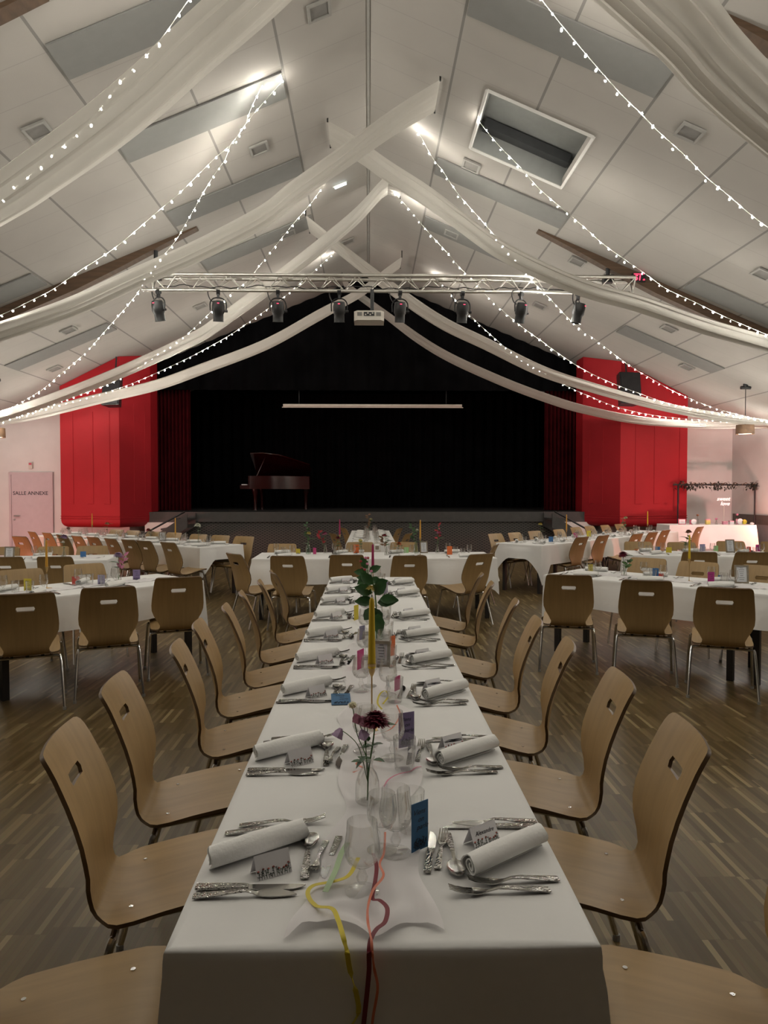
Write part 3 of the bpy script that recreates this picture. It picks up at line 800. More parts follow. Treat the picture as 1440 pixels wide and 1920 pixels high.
string([(530, 147), (505, 180), (462, 230), (435, 270), (410, 290), (372, 327), (342, 357), (300, 393), (215, 465), (150, 507), (100, 542), (55, 565), (10, 587)], 8.7, 8.9, (WL, 9.0, 2.75), 'fairy light string from upper left of the ridge running along the second left drape')
string([(492, 160), (470, 205), (457, 240), (432, 272), (424, 297), (407, 320), (385, 355), (365, 390), (345, 425), (325, 457), (272, 520), (260, 547), (220, 595), (202, 615), (160, 662), (115, 700), (80, 730), (30, 760), (2, 772)], 8.55, 13.1, (WL, 14, 2.9), 'fairy light string passing behind the second left drape and the left truss end')
string([(602, 355), (580, 385), (552, 417), (532, 442), (505, 475), (465, 525), (440, 545), (410, 572), (390, 590), (345, 632), (300, 660), (260, 687), (215, 715), (165, 735), (90, 760), (20, 785)], 12.0, 14.1, (WL, 14.4, 2.85), 'fairy light string showing through the third left drape')
string([(622, 478), (590, 507), (562, 532), (535, 555), (505, 577), (465, 605), (425, 632), (365, 665), (320, 687), (260, 714), (210, 732), (120, 757), (65, 772), (5, 792)], 15.3, 15.5, (WL, 15.6, 2.9), 'farthest left fairy light string, in front of the black stage')
string([(1020, 5), (1045, 37), (1085, 85), (1125, 132), (1165, 177), (1195, 206), (1235, 247), (1280, 287), (1322, 330), (1367, 367), (1427, 417)], 6.35, 7.0, (WR, 7.3, 2.75), 'nearest fairy light string on the right, under the top right drape', start=(1.2, 6.35, 6.42))
string([(897, 222), (920, 255), (942, 280), (977, 315), (1007, 350), (1035, 375), (1065, 400), (1100, 430), (1130, 457), (1172, 487), (1215, 517), (1250, 542), (1300, 565), (1355, 592), (1425, 622)], 9.25, 10.1, (WR, 10.4, 2.75), 'fairy light string starting at the skylight and following the right beam')
string([(785, 245), (810, 295), (830, 320), (860, 365), (907, 418), (973, 497), (996, 525), (1031, 560), (1058, 589), (1089, 618), (1122, 641), (1178, 684), (1225, 712), (1270, 737), (1345, 767), (1420, 785)], 10.15, 13.2, (WR, 14, 2.85), 'fairy light string crossing behind the second right drape to the right loudspeaker')
string([(742, 362), (770, 395), (800, 432), (844, 480), (863, 503), (894, 532), (906, 548), (941, 581), (980, 614), (1011, 636), (1042, 659), (1089, 690), (1140, 715), (1200, 738), (1270, 760), (1430, 787)], 12.5, 13.6, (WR, 14, 2.85), 'fairy light string along the third right drape')
string([(813, 513), (830, 535), (845, 552), (873, 583), (918, 626), (972, 670), (1050, 717), (1110, 745), (1170, 767), (1260, 783), (1420, 793)], 15.7, 15.5, (WR, 15.6, 2.9), 'farthest right fairy light string, in front of the black stage')

for y, s_ in ((4.7, -1), (4.5, 1), (3.5, -1), (3.4, 1), (2.4, -1), (2.3, 1)):          # unseen strings added to light the near table from above
    P_ = [Vector((s_ * .5, y, 6.7)), Vector((s_ * 2.5, y, 5.3)), Vector((s_ * 5, y, 3.9)), Vector((s_ * (HALF - .03), y, 2.75))]
    P_ = bez(P_, 8)
    t = thing('fairy_lights', 'unseen fairy light string added to light the near end of the hall', 'string lights', tuple(P_[0]), group='strings of white fairy lights')
    part('wire', MB().tube([p - P_[0] for p in P_], .004, 4), M['wire'], t)
    for p in resample(P_, .15)[:60]: link('bulb', bulb_me, t, p - P_[0] + Vector((0, 0, -.02)))
# =================================================================== LAMPS
def pendant(loc, label):
    t = thing('pendant_lamp', label, 'pendant lamp', loc)
    part('shade', MB().lathe([(.02, .10), (.17, .10), (.175, .0), (.178, -.09), (.17, -.09), (.165, .08)], 24), M['brown'], t)
    part('diffuser', MB().lathe([(0, -.075), (.165, -.075)], 24), M['pend_in'], t)
    cz = ceil_z(loc[0]) - loc[2]
    part('cord', MB().tube([(0, 0, .09), (0, 0, cz)], .008, 6), M['black'], t)
    part('canopy', MB().tube([(-.1, 0, cz - .06), (.1, 0, cz - .06)], .035, 8).tube([(0, 0, cz + .03), (0, 0, cz - .06)], .05, 10), M['black_metal'], t)
    ld = bpy.data.lights.new('pendant_light', 'SPOT'); ld.energy = PEND; ld.color = (1, .72, .6); ld.spot_size = 2.6; ld.spot_blend = .6; ld.shadow_soft_size = .12
    lo = bpy.data.objects.new('pendant_light', ld); C.objects.link(lo); lo.parent = t; lo.location = (0, 0, -.11)
q = at_y(1397, 806, 14.4); pendant((q.x, 14.4, q.z), 'brown drum pendant lamp glowing at the right above the candy table')
q = at_y(-8, 812, 14.4); pendant((q.x, 14.4, q.z), 'brown drum pendant lamp at the left edge near the door')

def uplight(loc, aim, cols, label):
    t = thing('floor_uplight', label, 'uplight', loc, group='LED uplights along the walls')
    d = (Vector(aim) - Vector(loc)).normalized()
    rot = d.to_track_quat('-Z', 'Y').to_euler()
    can = part('can', MB().lathe([(.05, .14), (.10, .13), (.11, -.06), (.10, -.06), (.095, .0)], 18, True), M['black'], t, (0, 0, .16), rot)
    part('front', MB().lathe([(0, -.02), (.098, -.02)], 18), M['lens'], can)
    part('bracket', MB().tube([(-.13, 0, .16), (-.13, 0, .012), (.13, 0, .012), (.13, 0, .16)], .012, 6), M['black_metal'], t)
    for (col, e, size) in cols:
        ld = bpy.data.lights.new('uplight_beam', 'SPOT'); ld.energy = e; ld.color = col; ld.spot_size = size; ld.spot_blend = .9; ld.shadow_soft_size = .09
        lo = bpy.data.objects.new('uplight_beam', ld); C.objects.link(lo); lo.parent = t; lo.location = Vector((0, 0, .16)) + d * .08; lo.rotation_euler = rot
RED = (1, .10, .07); PINK = (1, .42, .38)
uplight((-8.75, 13.2, 0), (-7.0, 17.4, 1.0), [(PINK, UP_L, 1.7)], 'black LED uplight on the floor by the left wall')
uplight((8.75, 12.9, 0), (7.4, 17.4, 1.0), [(PINK, UP_R, 1.7)], 'black LED uplight on the floor by the right wall')
uplight((-8.8, 9.8, 0), (-5.0, 13.2, .8), [((1, .36, .26), 420, 1.25)], 'black LED uplight on the floor by the left wall, nearer the camera')
uplight((8.8, 10.2, 0), (4.8, 13.2, .8), [((1, .36, .26), 360, 1.25)], 'black LED uplight on the floor by the right wall, nearer the camera')
uplight((8.3, 14.7, 0), (9.1, 15.9, 1.9), [((1, .20, .09), 90, 1.7), ((1, .86, .82), UP_RW, 1.0)], 'black LED uplight close to the right wall beside the candy table')

# =================================================================== CHAIRS
# half width of the shell along its length: seat front edge -> rear of seat -> waist -> back -> top edge
PROF = [  # y, z, half width
    (.226, .436, .150), (.222, .446, .178), (.203, .454, .196), (.16, .452, .204), (.08, .440, .208), (0, .426, .212), (-.08, .409, .216), (-.122, .402, .214), (-.148, .400, .200), (-.168, .402, .178), (-.186, .410, .158),
    (-.200, .426, .148), (-.209, .450, .146), (-.215, .487, .164), (-.221, .532, .192), (-.229, .578, .209), (-.238, .625, .212), (-.254, .680, .209), (-.273, .733, .204), (-.280, .750, .202), (-.287, .767, .200),
    (-.303, .805, .196), (-.318, .835, .192), (-.328, .852, .187), (-.334, .861, .178), (-.337, .865, .162)]
COLS = [-1, -.93, -.8, -.62, -.45, None, None, 0, None, None, .45, .62, .8, .93, 1]
def shell(lod=False):
    prof = PROF
    R0, RM_, R1 = 18, 19, 20
    def fn(i, j):
        y, z, hw = prof[i]
        xs = [-hw, -hw * .93, -hw * .8, -hw * .6, -hw * .45, -.062, -.052, 0, .052, .062, hw * .45, hw * .6, hw * .8, hw * .93, hw]
        xs[4] = -max(.0635, hw * .45); xs[10] = -xs[4]
        x = xs[j]
        if i in (R0, R1) and j in (5, 9): x *= .87
        c = (x / .21) ** 2
        back = min(1, max(0, (z - .42) / .12)) if i > 9 else 0
        return (x, y + .028 * c * back, z + (.006 * c if i <= 9 else 0))
    b = MB().grid(fn, len(prof), 15, skip=lambda i, j: R0 <= i < R1 and 5 <= j < 9)
    return b.solidify(.0115, 1)
CH = .0105
def zb(y): return .378 if y < 0 else .420
def chair_proto(full):
    t = thing('plywood_chair', '', 'chair')
    part('shell', shell(), [M['ply'], M['ply_edge_unlit']], t)
    def bar(y): return MB().tube([(-.17, y, zb(y)), (.17, y, zb(y))], CH, 8)
    part('crossbar', bar(-.135), M['chrome'], t); part('crossbar', bar(.13), M['chrome'], t)
    for s in (-1, 1):
        for y, fy in ((-.135, -.245), (.13, .215)):
            pts = bez([(s * .17, y, zb(y)), (s * .205, y, zb(y) - .005), (s * .222, y + (fy - y) * .12, zb(y) - .04), (s * .243, fy, .012)], 4 if full else 2)
            lg = part('leg', MB().tube(pts, CH, 8 if full else 6), M['chrome'], t)
            if full: part('foot_cap', MB().tube([(s * .2425, fy, .022), (s * .243, fy, 0)], .0128, 8), M['vent'], lg)
    if full:
        for x in (-.1, 0, .1):
            part('spacer', MB().box((x, -.135, .389), (.022, .022, .022)), M['black'], t, smooth=False)
        for x in (-.13, .13):
            for y in (-.10, .14): part('screw', MB().tube([(x, y, .408 if y < 0 else .452), (x, y, .4155 if y < 0 else .4595)], .006, 8), M['chrome'], t)
    for s in (-1, 1):
        part('side_rail', MB().tube([(s * .15, -.135, zb(-1)), (s * .15, .13, zb(1))], .008, 6), M['chrome'], t)
    return Proto(t)
CN = chair_proto(True); CF = chair_proto(False)
BACK_OFF = .337      # from chair origin to the top edge of its back
def chair_top(px, py, face, label, group, near=None, ztop=.863):
    """chair whose top back edge centre shows at (px, py); face = heading in degrees, 90 = away from the camera"""
    p = at_z(px, py, ztop); f = Vector((math.cos(math.radians(face)), math.sin(math.radians(face)), 0))
    o = p + f * BACK_OFF
    pr = CN if (near if near is not None else p.y < 7) else CF
    return pr.place((o.x, o.y, 0), math.radians(face - 90), label, group)

# =================================================================== TABLES
TZ = .757
def table(A, u, L, Wd, label, name, d_side=.28, d_end=.28, corner=.16, seed=0, legs=True, top=TZ, cloth='cloth', seg=.05, cat='tablecloth', wv=1.0):
    """A: near corner of the top; u: unit vector along its length; width runs to the left of u"""
    u = Vector(u).normalized().to_3d(); v = Vector((-u.y, u.x, 0)); A = Vector((A[0], A[1], 0))
    c = A + u * L / 2 + v * Wd / 2; rz = math.atan2(u.y, u.x)
    t = thing('banquet_table', 'dark legged banquet table under the white cloth of the ' + label, 'table', (c.x, c.y, 0), rz, 'banquet tables')
    part('tabletop', MB().box((0, 0, top - .02), (L - .03, Wd - .03, .026)), M['tabletop'], t, smooth=False)
    nt = max(1, round(L / 1.8))
    for k in range(nt):
        x0 = -L / 2 + L / nt * k; x1 = x0 + L / nt
        for x in ((x0 + .1, x1 - .1) if nt < 3 or k in (0, nt - 1) else (x1 - .1,)):
            for y in (-Wd / 2 + .09, Wd / 2 - .09):
                part('leg', MB().box((x, y, (top - .03) / 2), (.05, .05, top - .03)), M['steel'], t, smooth=False)
    # cloth
    rnd = random.Random(seed); hl, hw = L / 2 + .004, Wd / 2 + .004
    per = []
    def side(x0, y0, x1, y1, nx, ny, d):
        ln = math.hypot(x1 - x0, y1 - y0); n = max(4, int(ln / seg))
        for k in range(n):
            f = k / n; e = min(f, 1 - f) * ln
            per.append((x0 + (x1 - x0) * f, y0 + (y1 - y0) * f, nx, ny, d, e))
    side(-hl, -hw, hl, -hw, 0, -1, d_side); side(hl, -hw, hl, hw, 1, 0, d_end); side(hl, hw, -hl, hw, 0, 1, d_side); side(-hl, hw, -hl, -hw, -1, 0, d_end)
    n = len(per); ph = [rnd.uniform(0, 6) for _ in range(6)]
    rows = [(-.02, -.0004), (-.001, .0004), (.003, .005), (.006, .02), (.007, .07), (.010, .25), (.014, .5), (.018, .75), (.02, 1.0)]
    b = MB(); vs = []
    for ri, (out, dn) in enumerate(rows):
        for k, (x, y, nx, ny, d, e) in enumerate(per):
            q = k / n * 2 * PI; s = k * seg
            ce = max(0, 1 - e / .26)
            if e < 1e-6 or ce > .0:                 # blend normals near the corners
                cx = 1 if x > 0 else -1; cy = 1 if y > 0 else -1
                w = ce ** 2 * .5
                nx_, ny_ = nx * (1 - w) + (cx if nx == 0 else 0) * w, ny * (1 - w) + (cy if ny == 0 else 0) * w
            else: nx_, ny_ = nx, ny
            dd = (d + corner * ce ** 1.6) * dn if dn > .1 else dn
            if dn <= .07 and dn > .0: dd = dn * (1 if dn < .05 else .6)
            wave = 0
            if dn > .1: wave = wv * dn * (.022 * math.sin(s * 5.3 + ph[0]) + .016 * math.sin(s * 11.7 + ph[1]) + .010 * math.sin(s * 2.1 + ph[2]) + .012) + (.05 if d > .4 else .035) * dn * ce
            o = out + max(wave, -.004 * dn)
            vs.append((x + nx_ * o, y + ny_ * o, top + .001 - dd))
    fs = []
    for r in range(len(rows) - 1):
        for k in range(n):
            k2 = (k + 1) % n; fs.append((r * n + k, (r + 1) * n + k, (r + 1) * n + k2, r * n + k2))
    b.add(vs, fs)
    b.f.append(tuple(range(n))); b.mi.append(0)
    o = link('tablecloth', b.mesh('tablecloth', M[cloth], True, 60), None, (c.x, c.y, 0), (0, 0, rz))
    tag(o, 'white linen cloth draped over the ' + label, cat, 'white tablecloths')
    return dict(A=A, u=u, v=v, L=L, W=Wd, rz=rz, c=c, label=label)

T = {}
def deg(a): return (math.cos(math.radians(a)), math.sin(math.radians(a)))
main_c, MW = .027, .77
Y0, Y1 = 1.248, 6.78
T['main'] = table((main_c + MW / 2, Y0), (0, 1), Y1 - Y0, MW, 'long middle table', 'main', .25, .46, .06, 1)
def left_of(corner, ang, L, w):          # near right corner given, table extends to the left along ang
    return None
c1 = at_z(380, 1088, TZ); u1 = deg(47.5)
T['L1'] = table((c1.x - u1[0] * 3.6, c1.y - u1[1] * 3.6), u1, 3.6, .78, 'left front table', 'L1', seed=2)
c2 = at_z(200, 1050, TZ); u2 = deg(10)
T['L2'] = table((c2.x - u2[0] * 3.6, c2.y - u2[1] * 3.6), u2, 3.6, .78, 'left middle table', 'L2', seed=3)
c3 = at_z(375, 1027, TZ); u3 = deg(-38.5)
T['L3'] = table((c3.x - u3[0] * 4.85, c3.y - u3[1] * 4.85), u3, 4.85, .82, 'left rear table', 'L3', .31, .20, .30, seed=4)
c4 = at_z(1021, 1077.8, TZ); u4 = deg(-44)
T['R1'] = table((c4.x, c4.y), u4, 3.6, .78, 'right front table', 'R1', seed=5)
c5 = at_z(1186, 1041, TZ); u5 = deg(-11)
T['R2'] = table((c5.x, c5.y), u5, 3.6, .78, 'right middle table', 'R2', seed=6)
c6 = at_z(1015, 1023, TZ); u6 = deg(45)
T['R3'] = table((c6.x, c6.y), u6, 5.3, .82, 'right rear table', 'R3', .31, .22, .30, seed=7)
T['C'] = table((-1.42, 8.66), (1, .015), 3.0, .92, 'cross table', 'C', .31, .33, .12, seed=8, wv=2.0)
T['M'] = table((.43, 10.95), (0, 1), 4.1, .78, 'stage-side centre table', 'M', seed=9)

# ------------------------------------------------------------------ chairs around the tables
G = 'plywood chairs around the '
ys = [1.49, 2.11, 2.68, 3.32, 3.87, 4.43, 5.03, 5.66, 6.39]
xl = [-.67, -.585, -.64, -.575, -.61, -.57, -.575, -.545, -.545]
hl_ = [8, 9, 7, 10, 8, 10, 12, 10, 14]
for k in range(9):
    CN.place((xl[k], ys[k], 0), math.radians(hl_[k] - 90), 'plywood chair, %s from the camera on the left side of the long middle table' % ORD[k + 1], G + 'long middle table')
ysr = [1.47, 2.11, 2.70, 3.33, 3.92, 4.62, 5.52, 6.13]
xr = [.72, .64, .655, .627, .62, .64, .64, .655]
hr_ = [172, 171, 173, 169, 172, 168, 170, 168]
for k in range(8):
    CN.place((xr[k], ysr[k], 0), math.radians(hr_[k] - 90), 'plywood chair, %s from the camera on the right side of the long middle table' % ORD[k + 1], G + 'long middle table')
def row(tn, side_txt, lst, order_txt, extra=''):
    for k, (px, py, face) in enumerate(lst):
        chair_top(px, py, face, 'plywood chair%s, %s from the %s on the %s side of the %s' % (extra, ORD[k + 1], order_txt, side_txt, T[tn]['label']), G + T[tn]['label'])
row('L1', 'near', [(46, 1114, 112), (204, 1102, 111), (336, 1083, 111)], 'left')
row('L1', 'far', [(36, 1068, -50), (155, 1058, -52)], 'left')
row('L2', 'near', [(6, 1045, 98), (100, 1044.5, 92)], 'left')
row('L2', 'far', [(10, 1026, -84), (102, 1025, -82), (175, 1024, -80)], 'left')
chair_top(33, 1006, 60, 'plywood chair turned sideways beyond the left middle table, near the door', G + 'left rear table')
row('L3', 'near', [(56, 997, 44), (84, 999, 46), (112, 1003, 48), (140, 1005, 46), (170, 1007, 48), (203, 1010, 46), (237, 1012, 50), (266, 1014, 50), (311, 1017, 48)], 'left')
row('L3', 'far', [(222, 993, -124), (253, 995, -126), (292, 997, -125), (330, 999, -124), (376, 1002, -122), (417, 1004, -120), (461, 1006, -118)], 'left')
row('R1', 'near', [(1067, 1078.8, 76), (1213, 1089, 72), (1360, 1103, 67)], 'left')
row('R1', 'far', [(1217, 1047, -128), (1312, 1054, -131), (1432, 1061, -130)], 'left')
row('R2', 'near', [(1313, 1035.5, 74), (1413, 1036, 76)], 'left')
row('R2', 'far', [(1195, 1016, -96), (1276, 1017, -98), (1368, 1015, -100), (1450, 1016, -98)], 'left')
row('R3', 'near', [(1095, 1007, 132), (1135, 1004, 134), (1199, 1001, 132), (1228, 998, 134), (1252, 994, 135)], 'left')
chair_top(1316, 988, 135, 'plywood chair standing alone in front of the candy table', G + 'right rear table')
row('R3', 'far', [(925, 1001, -48), (961, 999, -46), (999, 996, -50), (1044, 993, -46), (1076, 989, -48), (1102, 987, -47), (1131, 985, -46), (1158, 983, -48)], 'left')
row('C', 'near', [(537, 1043, 83), (650, 1041, 88), (769, 1042.5, 93)], 'left')
row('C', 'far', [(530, 1020, -90), (675, 1017, -90), (757, 1017, -90)], 'left')
chair_top(434, 1038.5, 38, 'plywood chair facing the left end of the cross table', G + 'cross table')
chair_top(906, 1039, 124, 'plywood chair at the right end of the cross table', G + 'cross table')
chair_top(934, 1021, 160, 'plywood chair behind the right end of the cross table, turned towards it', G + 'cross table')
for k, (px, py, f) in enumerate([(621, 1000.5, 22), (641, 990, 20)]):
    chair_top(px, py, f, 'plywood chair, %s from the camera on the left of the stage-side centre table' % ORD[k + 1], G + 'stage-side centre table')
for k, (px, py, f) in enumerate([(769, 1000.5, 158), (752, 991, 160)]):
    chair_top(px, py, f, 'plywood chair, %s from the camera on the right of the stage-side centre table' % ORD[k + 1], G + 'stage-side centre table')

# =================================================================== CUTLERY, GLASSES, NAPKINS, CARDS
def strip(b, rows, t=.0022, nv=7):
    n = len(rows); vs = []; fs = []
    for side_ in (1, -1):
        for x, hw, z, dish, off in rows:
            for j in range(nv):
                v = -1 + 2 * j / (nv - 1)
                vs.append((x, off + hw * v, z + dish * v * v + side_ * t / 2))
    o = n * nv
    for i in range(n - 1):
        for j in range(nv - 1):
            a = i * nv + j; fs.append((a, a + nv, a + nv + 1, a + 1)); fs.append((o + a, o + a + 1, o + a + nv + 1, o + a + nv))
        for j in (0, nv - 1):
            a = i * nv + j; fs.append((a, a + nv, o + a + nv, o + a))
    for i in (0, n - 1):
        for j in range(nv - 1):
            a = i * nv + j; fs.append((a, a + 1, o + a + 1, o + a))
    b.add(vs, fs)
H_ = [(0, .0085, .004, 0, 0), (.006, .0095, .0042, 0, 0), (.05, .0085, .0085, -.0008, 0), (.085, .0062, .0125, -.001, 0), (.108, .0042, .0125, -.001, 0), (.124, .0038, .0085, -.001, 0)]
def scl(rows, s): return [(x * s, hw * min(1, s * 1.08), z, d, o) for x, hw, z, d, o in rows]
def fork(s=1):
    b = MB()
    strip(b, scl(H_ + [(.134, .0058, .0055, .0005, 0), (.143, .0095, .0042, .0016, 0), (.153, .0118, .0042, .002, 0), (.160, .0120, .0050, .002, 0)], s), .0024)
    for k in range(4):
        o = (-.0090 + .006 * k)
        strip(b, [(x * s, hw, z, 0, o * f) for x, hw, z, f in ((.158, .0024, .0062, 1), (.175, .0020, .0085, 1), (.195, .0016, .0135, .97), (.208, .0009, .0185, .95))], .0018, 3)
    return b.mesh('fork', M['cutlery'])
def spoon(s=1):
    b = MB()
    strip(b, scl(H_ + [(.134, .0062, .0055, .001, 0), (.141, .0125, .0045, .0035, 0), (.152, .0185, .0035, .0065, 0), (.165, .0212, .0030, .008, 0), (.180, .0200, .0036, .0072, 0), (.192, .0150, .0052, .0045, 0), (.199, .0080, .0070, .0015, 0), (.201, .003, .0075, 0, 0)], s), .0022, 9)
    return b.mesh('spoon', M['cutlery'])
def knife(s=1):
    b = MB()
    strip(b, scl([(0, .0085, .005, 0, 0), (.006, .0095, .005, 0, 0), (.05, .0085, .006, 0, 0), (.10, .0072, .006, 0, 0), (.108, .006, .005, 0, 0)], s), .005, 5)
    strip(b, scl([(.104, .0075, .0048, 0, 0), (.125, .0098, .0042, 0, -.001), (.17, .0105, .004, 0, -.001), (.20, .0085, .004, 0, .001), (.216, .005, .004, 0, .004), (.224, .0012, .004, 0, .0075)], s), .0016, 5)
    return b.mesh('knife', M['cutlery'])
def fishknife():
    b = MB()
    strip(b, H_[:4] + [(.105, .0045, .0125, 0, 0), (.118, .0042, .009, 0, 0), (.126, .006, .0055, 0, .001), (.137, .0125, .0045, 0, .004), (.155, .0145, .0042, 0, .004), (.178, .0115, .0042, 0, .002), (.196, .006, .0042, 0, -.001), (.207, .0012, .0042, 0, -.003)], .0024, 5)
    return b.mesh('fish_knife', M['cutlery'])
FORK, SPOON, KNIFE, FISHK, DFORK, DKNIFE = fork(), spoon(), knife(), fishknife(), fork(.74), knife(.82)
SFORK, SPOON2 = fork(.93), spoon(.96)

def napkin_mesh(n=34, L=.232, seg=7, seed=0, flat=.78, R=.0305):
    rnd = random.Random(seed); b = MB(); outer = []; inner = []; t = .0032
    for k in range(n):
        f = k / (n - 1); th = f * 2.35 * 2 * PI; r = .006 + (R - .006) * f
        if k == n - 1: r += .002
        for lst, rr in ((outer, r + t / 2), (inner, r - t / 2)):
            lst.append((rr * math.cos(th + 2.6), rr * math.sin(th + 2.6) * flat))
    prof = outer + inner[::-1]; m = len(prof); vs = []; fs = []
    zmin = min(p[1] for p in prof)
    tw = rnd.uniform(-.2, .2)
    for s in range(seg):
        f = s / (seg - 1); bul = 1 + .06 * math.sin(PI * f)
        for a, z in prof: vs.append((L * f + .006 * math.sin(a * 90 + s), a * bul, (z - zmin) * bul + .0005))
    for s in range(seg - 1):
        for k in range(m):
            k2 = (k + 1) % m; fs.append((s * m + k, s * m + k2, (s + 1) * m + k2, (s + 1) * m + k))
    for s, fl in ((0, 0), (seg - 1, 1)):
        for k in range(n - 1):
            q = (s * m + k, s * m + k + 1, s * m + m - 2 - k, s * m + m - 1 - k); fs.append(q[::-1] if fl else q)
    b.add(vs, fs); return b.mesh('rolled_napkin', M['napkin'], True, 50)
NAP = [napkin_mesh(seed=k, R=.029 + .0012 * k, flat=.80 - .03 * k) for k in range(3)]
NAP_FAR = napkin_mesh(20, .22, 3)

def squiggle(b, x0, x1, z, amp, waves, r=.0006, fn=None):
    pts = []
    for k in range(int(waves * 8)):
        f = k / (waves * 8 - 1); pts.append(fn(x0 + (x1 - x0) * f + .25 * amp * math.sin(k * 1.57), z + amp * math.sin(k * 1.57 / 1.9) * (.6 + .4 * math.sin(k * .7))))
    b.tube(pts, r, 3)
# place card: a little tent, ridge along local x, face with decor on -y side and +y side
def place_card(named):
    t = thing('place_card', '', 'place card')
    w, h, d = .078, .045, .021
    def f(i, j):
        y = (-d, 0, d)[j]; return (-w / 2 + w * i, y, .001 if j != 1 else h)
    part('card', MB().grid(f, 2, 3).solidify(.0006), M['card_white'], t, smooth=False)
    nrm = Vector((0, -h, d)).normalized()
    def face(x, s):                              # s runs up the front face 0..1
        return Vector((x, -d + d * s, h * s)) + nrm * .0008
    rnd = random.Random(5)
    bg = MB(); br = MB()
    for k in range(13):
        x = -w / 2 + .005 + (w - .01) * k / 12; top = .12 + rnd.uniform(.08, .30)
        bg.tube([face(x, .03), face(x + rnd.uniform(-.003, .003), top)], .0006, 3)
        for q in range(3):
            p = face(x, top * (.4 + .25 * q)); bg.tube([p, p + Vector((rnd.choice((-1, 1)) * .0035, 0, .002))], .0007, 3)
        if k % 2 == 0 or k > 9:
            p = face(x, top + .03); br.tube([p - Vector((.0028, 0, 0)), p, p + Vector((.0028, 0, 0))], [.0004, .0024, .0004], 5)
    part('printed_leaves', bg, M['print_g'], t); part('printed_flowers', br, M['print_r'], t)
    if named == 1:
        tm = text_mesh('Alexandre', .0135, M['ink'], .35, .0002)
        o = link('lettering', tm, t); e = Matrix.Translation(face(0, .66)) @ Matrix.Rotation(math.atan2(h, d), 4, 'X'); o.location = e.to_translation(); o.rotation_euler = e.to_euler()
    elif named == 2:
        b = MB(); squiggle(b, -.016, .016, .62, .10, 5, .0007, lambda x, s: face(x, s)); part('lettering', b, M['ink'], t)
    return t
PC0, PC1, PC2 = Proto(place_card(0)), Proto(place_card(1)), Proto(place_card(2))
PC_FAR_ME = None

# glasses
WINE = [(.0, .0015), (.033, .0018), (.0345, .003), (.030, .006), (.012, .009), (.0065, .013), (.0062, .020), (.0105, .026), (.0118, .032), (.0085, .040), (.0062, .047), (.008, .053), (.020, .058), (.030, .066), (.0358, .080), (.0368, .092), (.0345, .110), (.0318, .128), (.0308, .146), (.0300, .1465), (.0308, .128), (.0335, .110), (.0356, .092), (.0346, .081), (.0285, .068), (.016, .060), (.0, .0585)]
WATER = [(.0, .001), (.026, .001), (.0275, .004), (.0285, .02), (.0305, .05), (.0325, .085), (.0332, .098), (.0323, .0985), (.0315, .085), (.029, .05), (.0265, .02), (.024, .010), (.0, .009)]
TULIP = [(.0, .0012), (.031, .0015), (.0325, .003), (.020, .006), (.0085, .010), (.006, .022), (.0055, .040), (.009, .048), (.022, .056), (.0305, .070), (.0325, .085), (.0315, .105), (.0285, .126), (.0278, .1265), (.0305, .105), (.0313, .085), (.029, .071), (.020, .059), (.0, .054)]
G_WINE = MB().lathe(WINE, 24).mesh('wine_glass', M['glass']); G_WATER = MB().lathe(WATER, 20, flute=10, famp=.012).mesh('tumbler', M['glass']); G_TUL = MB().lathe(TULIP, 20).mesh('small_wine_glass', M['glass'])
G_WINE_F = MB().lathe(WINE[::2] + [(0, .0585)], 12).mesh('wine_glass', M['glass']); G_WATER_F = MB().lathe(WATER[::2], 12).mesh('tumbler', M['glass'])

def item(name, me, label, cat, loc, rz=0, group=None, rot=None, s=1):
    if cat in ('glass', 'vase') and abs(loc[0] - main_c) < .12 and loc[1] < 6.6: loc = (loc[0], loc[1], loc[2] + .003)
    o = link(name, me, None, loc, rot or (0, 0, rz)); o.scale = (s, s, s); return tag(o, label, cat, group)
ZT = TZ + .0016
def setting(ox, oy, base, side, k, full, rnd, jit=1):
    """one place on the long table; local x points to the table centre, local y to the diner's left"""
    R = Matrix.Rotation(base, 3, 'Z')
    def W_(x, y, z=0): p = R @ Vector((x, y, 0)); return (ox + p.x, oy + p.y, ZT + z)
    place = '%s place from camera on the %s of long table' % (ORD[k], side)
    j = lambda a: rnd.uniform(-a, a) * jit
    gr = ' on the long middle table'
    r = math.radians
    item('table_fork', FORK, 'outer steel fork at the ' + place, 'fork', W_(.045 + j(.01), .150 + j(.006)), base + r(4) + j(.05), 'outer forks' + gr)
    item('starter_fork', SFORK, 'inner steel fork at the ' + place, 'fork', W_(.018 + j(.008), .112 + j(.006)), base + r(6) + j(.06), 'inner forks' + gr)
    item('table_knife', KNIFE, 'steel knife beside napkin at the ' + place, 'knife', W_(.006 + j(.006), -.118 + j(.005)), base + r(-1) + j(.03), 'table knives' + gr)
    item('fish_knife', FISHK, 'broad fish knife at the ' + place, 'knife', W_(.004 + j(.008), -.148 + j(.005)), base + r(2) + j(.04), 'fish knives' + gr)
    item('dessert_spoon', SPOON2, 'steel spoon at the ' + place, 'spoon', W_(.226 + j(.006), -.092 + j(.006)), base + PI / 2 + j(.06), 'spoons' + gr)
    item('dessert_fork', DFORK, 'small dessert fork at the ' + place, 'fork', W_(.262 + j(.005), .066 + j(.008)), base - PI / 2 + r(-10) + j(.06), 'dessert forks' + gr)
    item('dessert_knife', DKNIFE, 'small dessert knife at the ' + place, 'knife', W_(.288 + j(.006), .085 + j(.01)), base - PI / 2 + r(-8) + j(.05), 'dessert knives' + gr)
    na = math.radians(37) + j(.10)
    item('rolled_napkin', NAP[k % 3], 'rolled white napkin at the ' + place, 'napkin', W_(.014, -.040 + j(.006)), base + na, 'rolled napkins' + gr)
    return W_, place, na

